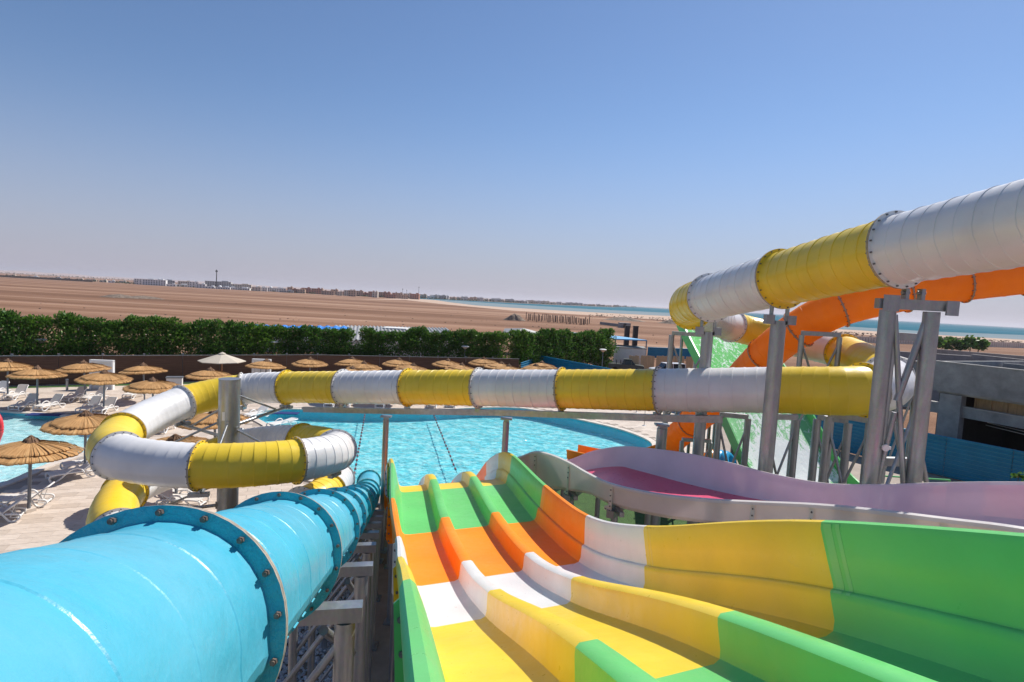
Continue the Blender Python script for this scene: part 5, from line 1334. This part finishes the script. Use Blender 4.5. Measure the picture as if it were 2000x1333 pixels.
# beam and posts under the long straight run
rb = empty('run_support', (A(1000, 800, 17.5).x, 17.5, 0), 'steel support with a long beam and slim posts under the straight tube over the pool', 'support frame')
ra, rbp = A(592, 799, 20.7), A(1412, 814, 14.4)
pts = [A(592, 797, 20.6), A(755, 800, 19.3), A(990, 803, 17.5), A(1294, 813, 15.3), A(1412, 815, 14.5)]
for a, b in zip(pts[:-1], pts[1:]):
    beam(rb, a, b, .16, .07, 'beam'); beam(rb, a - V(0, 0, .10), b - V(0, 0, .10), .02, .12, 'beam_web'); 
for idx in range(13, 21):
    q = YF[idx]; mb = MB(); mb.box(q + V(0, 0, -.70), (.16, .3, .12)); mb.cyl(q + V(0, 0, -.64), q + V(0, 0, -.82), .03, n=8); part('saddle', mb, M['steel'], rb)
for i_, r_ in ((1, .10), (2, .10), (3, .125)):
    q = pts[i_]; post(rb, (q.x, q.y), r_, q.z - .34); mb = MB(); mb.box((q.x, q.y, q.z - .24), (.36, .26, .05)); mb.box((q.x, q.y, q.z - .3), (.16, .16, .14)); part('head_plate', mb, M['steel'], rb)
# clusters of portal frames at the right, under the run and the loop
def portal(pa, pb, ytop, d0, d1, r_, label, ybeam=True, xb=True, group='small steel portals under the tubes'):
    a = A(pa, ytop, d0); b = A(pb, ytop + (pb - pa) * .0545, d1); z_ = (a.z + b.z) / 2; o = empty('steel_portal', (a.x, a.y, 0), label, 'support frame', group)
    post(o, (a.x, a.y), r_, z_); post(o, (b.x, b.y), r_, z_)
    beam(o, V(a.x, a.y, z_ + .07), V(b.x, b.y, z_ + .07), .14, .14)
    if xb: brace(o, V(a.x, a.y, z_ - .2), V(b.x, b.y, max(.4, z_ - 3.2))); brace(o, V(b.x, b.y, z_ - .2), V(a.x, a.y, max(.4, z_ - 3.2)))
    return o
portal(1405, 1461, 815, 17.4, 17.2, .095, 'braced steel portal under the white section of the long tube')
portal(1497, 1556, 818, 16.4, 16.6, .10, 'steel portal just right of the thick single column')
portal(1596, 1657, 822, 16.6, 16.2, .11, 'steel portal under the yellow section of the long tube')
portal(1618, 1700, 818, 14.6, 13.9, .10, 'steel portal under the yellow tube bend, left of the tower', xb=True)
portal(1312, 1385, 655, 20.5, 20.2, .10, 'steel portal behind the upper tube beside the green slide')
portal(1332, 1388, 862, 24.0, 24.0, .09, 'low steel portal under the orange tube')
portal(1566, 1640, 655, 17.9, 17.9, .08, 'steel portal carrying the orange tube behind the thick column')
portal(1742, 1790, 742, 18.0, 18.0, .09, 'steel portal behind the tower, under the white bend')
# frames under the blue tube
for i, f_ in enumerate(BF[2:11]):
    t_ = V(-.2, .98, 0); s_ = V(.98, .2, 0); zb = f_.z - .60
    o = empty('steel_trestle', (f_.x, f_.y, 0), f'{nth(i)} steel trestle under the blue tube counted from the camera', 'trestle', 'trestles under the blue tube')
    L_ = f_ + t_ * .25; a = V(L_.x, L_.y, zb) - s_ * .75; b = V(L_.x, L_.y, zb) + s_ * .66
    beam(o, a, b, .13, .13)
    post(o, (L_ + s_ * .52 + t_ * .0)[:2], .085 if i > 0 else .09, zb - .07); post(o, (L_ - s_ * .62)[:2], .07, zb - .07)
    if zb > 1.6:
        p1 = V(L_.x, L_.y, 0) + s_ * .5; p0 = V(L_.x, L_.y, 0) - s_ * .58
        zz = zb - .25
        while zz > 1.2:
            brace(o, p1 + V(0, 0, zz), p0 + V(0, 0, max(.3, zz - 1.5)), .035); zz -= 1.6
    brace(o, V(L_.x, L_.y, zb - .15) + s_ * .35, V(L_.x, L_.y, zb - 1.4) + t_ * 1.6 + s_ * .5, .04) if zb > 2 else None
    mb = MB(); mb.box(V(f_.x, f_.y, zb + .1) + t_ * .2 + s_ * .1, (.3, .2, .09), -.2); part('saddle', mb, M['steel'], o)
# trestles under the racer slide
for i, s_ in enumerate([(.2, 4.4, 6.0), (-.35, 7.0, 4.95), (-.85, 9.3, 4.4), (-1.5, 12.1, 4.15), (-2.2, 15.1, 3.7), (-2.9, 18.2, 2.4), (-3.5, 21, 1.2)]):
    c_ = V(*s_); zb = c_.z - .42
    o = empty('steel_trestle', (c_.x, c_.y, 0), f'{nth(i)} steel trestle under the racer slide counted from the camera', 'trestle', 'trestles under the racer slide')
    a = V(c_.x, c_.y, zb) - rv * .95; b = V(c_.x, c_.y, zb) + rv * 2.2; beam(o, a, b, .12, .14)
    for q in (-.8, 2.0): e = c_ + rv * q; post(o, (e.x, e.y), .07, zb - .07)
    brace(o, V(c_.x, c_.y, zb - .1) - rv * .7, V(c_.x, c_.y, max(.3, zb - 2.6)) + rv * 1.9, .035)
# portals under the pink slide
for i, k in enumerate((2, 4, 6, 8, 10, 12, 14)):
    a, b = FRp[k], BKp[k]; z_ = min(a.z, b.z) - WH - .16; d_ = (b - a); d_.z = 0; d_.normalize()
    o = empty('steel_portal', (a.x, a.y, 0), f'{nth(i)} steel portal under the pink channel slide counted from the right', 'support frame', 'portals under the channel slide')
    p0 = V(a.x, a.y, 0) + d_ * .25; p1 = V(b.x, b.y, 0) - d_ * .25
    beam(o, p0 + V(0, 0, z_) - d_ * .3, p1 + V(0, 0, z_) + d_ * .3, .16, .16); post(o, p0[:2], .075, z_ - .08); post(o, p1[:2], .07, z_ - .08)
    brace(o, p0 + V(0, 0, z_ - .15), p0 + d_ * 1.1 + V(0, 0, .1), .04)
    mb = MB(); mb.bar(p0 + V(.05, -.5, z_ + .1), p0 + V(-.1, .5, z_ + .1), .1, .1); part('cross_beam', mb, M['steel'], o)
# gravel under the blue tube
mb = MB(); rg = random.Random(4)
for _ in range(9000):
    y = rg.uniform(8, 24); x = -.2 * y - 1.35 + rg.uniform(-1.7, .15) ; s_ = rg.uniform(.03, .075); c_ = V(x, y, .02 + s_ * .4)
    v = [V(rg.uniform(.6, 1.2) * a * s_, rg.uniform(.6, 1.2) * b * s_, rg.uniform(.5, .9) * c * s_) for a, b, c in ((1, 0, 0), (0, 1, 0), (-1, 0, 0), (0, -1, 0), (0, 0, 1))]
    mb.add([c_ + q for q in v], [(0, 1, 4), (1, 2, 4), (2, 3, 4), (3, 0, 4)])
mb.build('gravel', M['gravel'])['kind'] = 'stuff'
# rings (floats) stacked under the green slide
M['rfo'] = grp('orange_vinyl', (.85, .28, .01), .25, 0); M['rfb'] = grp('blue_vinyl', (.02, .35, .65), .25, 0)
def ring(p, r_, tr, mat, tilt, label, rz=0):
    mb = MB(p); n = 28; m_ = 12; Mx = Matrix.Rotation(rz, 3, 'Z') @ Matrix.Rotation(tilt, 3, 'X'); vs = []
    for i in range(n):
        q = i / n * 6.283
        for k in range(m_):
            f_ = k / m_ * 6.283; rr = r_ + tr * math.cos(f_) * (1 + .03 * math.sin(q * 14)); vs.append(p + Mx @ Vector((rr * math.cos(q), rr * math.sin(q), tr * math.sin(f_))))
    mb.add(vs, [(i * m_ + k, ((i + 1) % n) * m_ + k, ((i + 1) % n) * m_ + (k + 1) % m_, i * m_ + (k + 1) % m_) for i in range(n) for k in range(m_)])
    tag(mb.build('swim_ring', mat, smooth=True), label, 'swim ring', 'swim rings beside the green slide')
ring(A(1391, 903, 26.5), .42, .2, M['rfo'], 1.35, 'orange swim ring standing on edge left of the blue ones', 1.3)
ring(A(1372, 908, 27), .42, .2, M['rfo'], 1.3, 'orange swim ring half hidden by a steel post', .7)
ring(A(1412, 906, 26.2), .45, .2, M['rfb'], 1.2, 'left blue swim ring leaning beside the green slide', 1.0)
ring(A(1424, 908, 26.0), .45, .2, M['rfb'], 1.1, 'right blue swim ring leaning beside the green slide', .9)
# green handrail
p0 = A(1692, 928, 20); o = empty('green_handrail', (p0.x, p0.y, 0), 'low green handrail in front of the blue fence', 'railing')
for dz in (0, -.35): mb = MB(); mb.cyl(p0 + V(0, 0, dz), A(1855, 938, 21) + V(0, 0, dz), .03, n=8); part('rail', mb, M['green'], o)
for s_ in (0, .5, 1): q = p0.lerp(A(1855, 938, 21), s_); mb = MB(); mb.cyl(V(q.x, q.y, 0), q, .03, n=8); part('post', mb, M['green'], o)
# young plants
for i, (px, py, d_, lb) in enumerate(((1082, 893, 27.8, 'thin young plant between the two slides'), (1990, 925, 17.6, 'small leafy plant tip above the channel slide at the right'))):
    p = A(px, py, d_); o = empty('young_plant', (p.x, p.y, 0), lb, 'plant'); mb = MB(); mb.cyl((p.x, p.y, 0), p, .02, .008, 6); part('stem', mb, M['bark'], o); mb = MB(); clump(mb, p.x, p.y, p.z - .2, .16, 40); part('leaves', mb, M['leaf'], o)
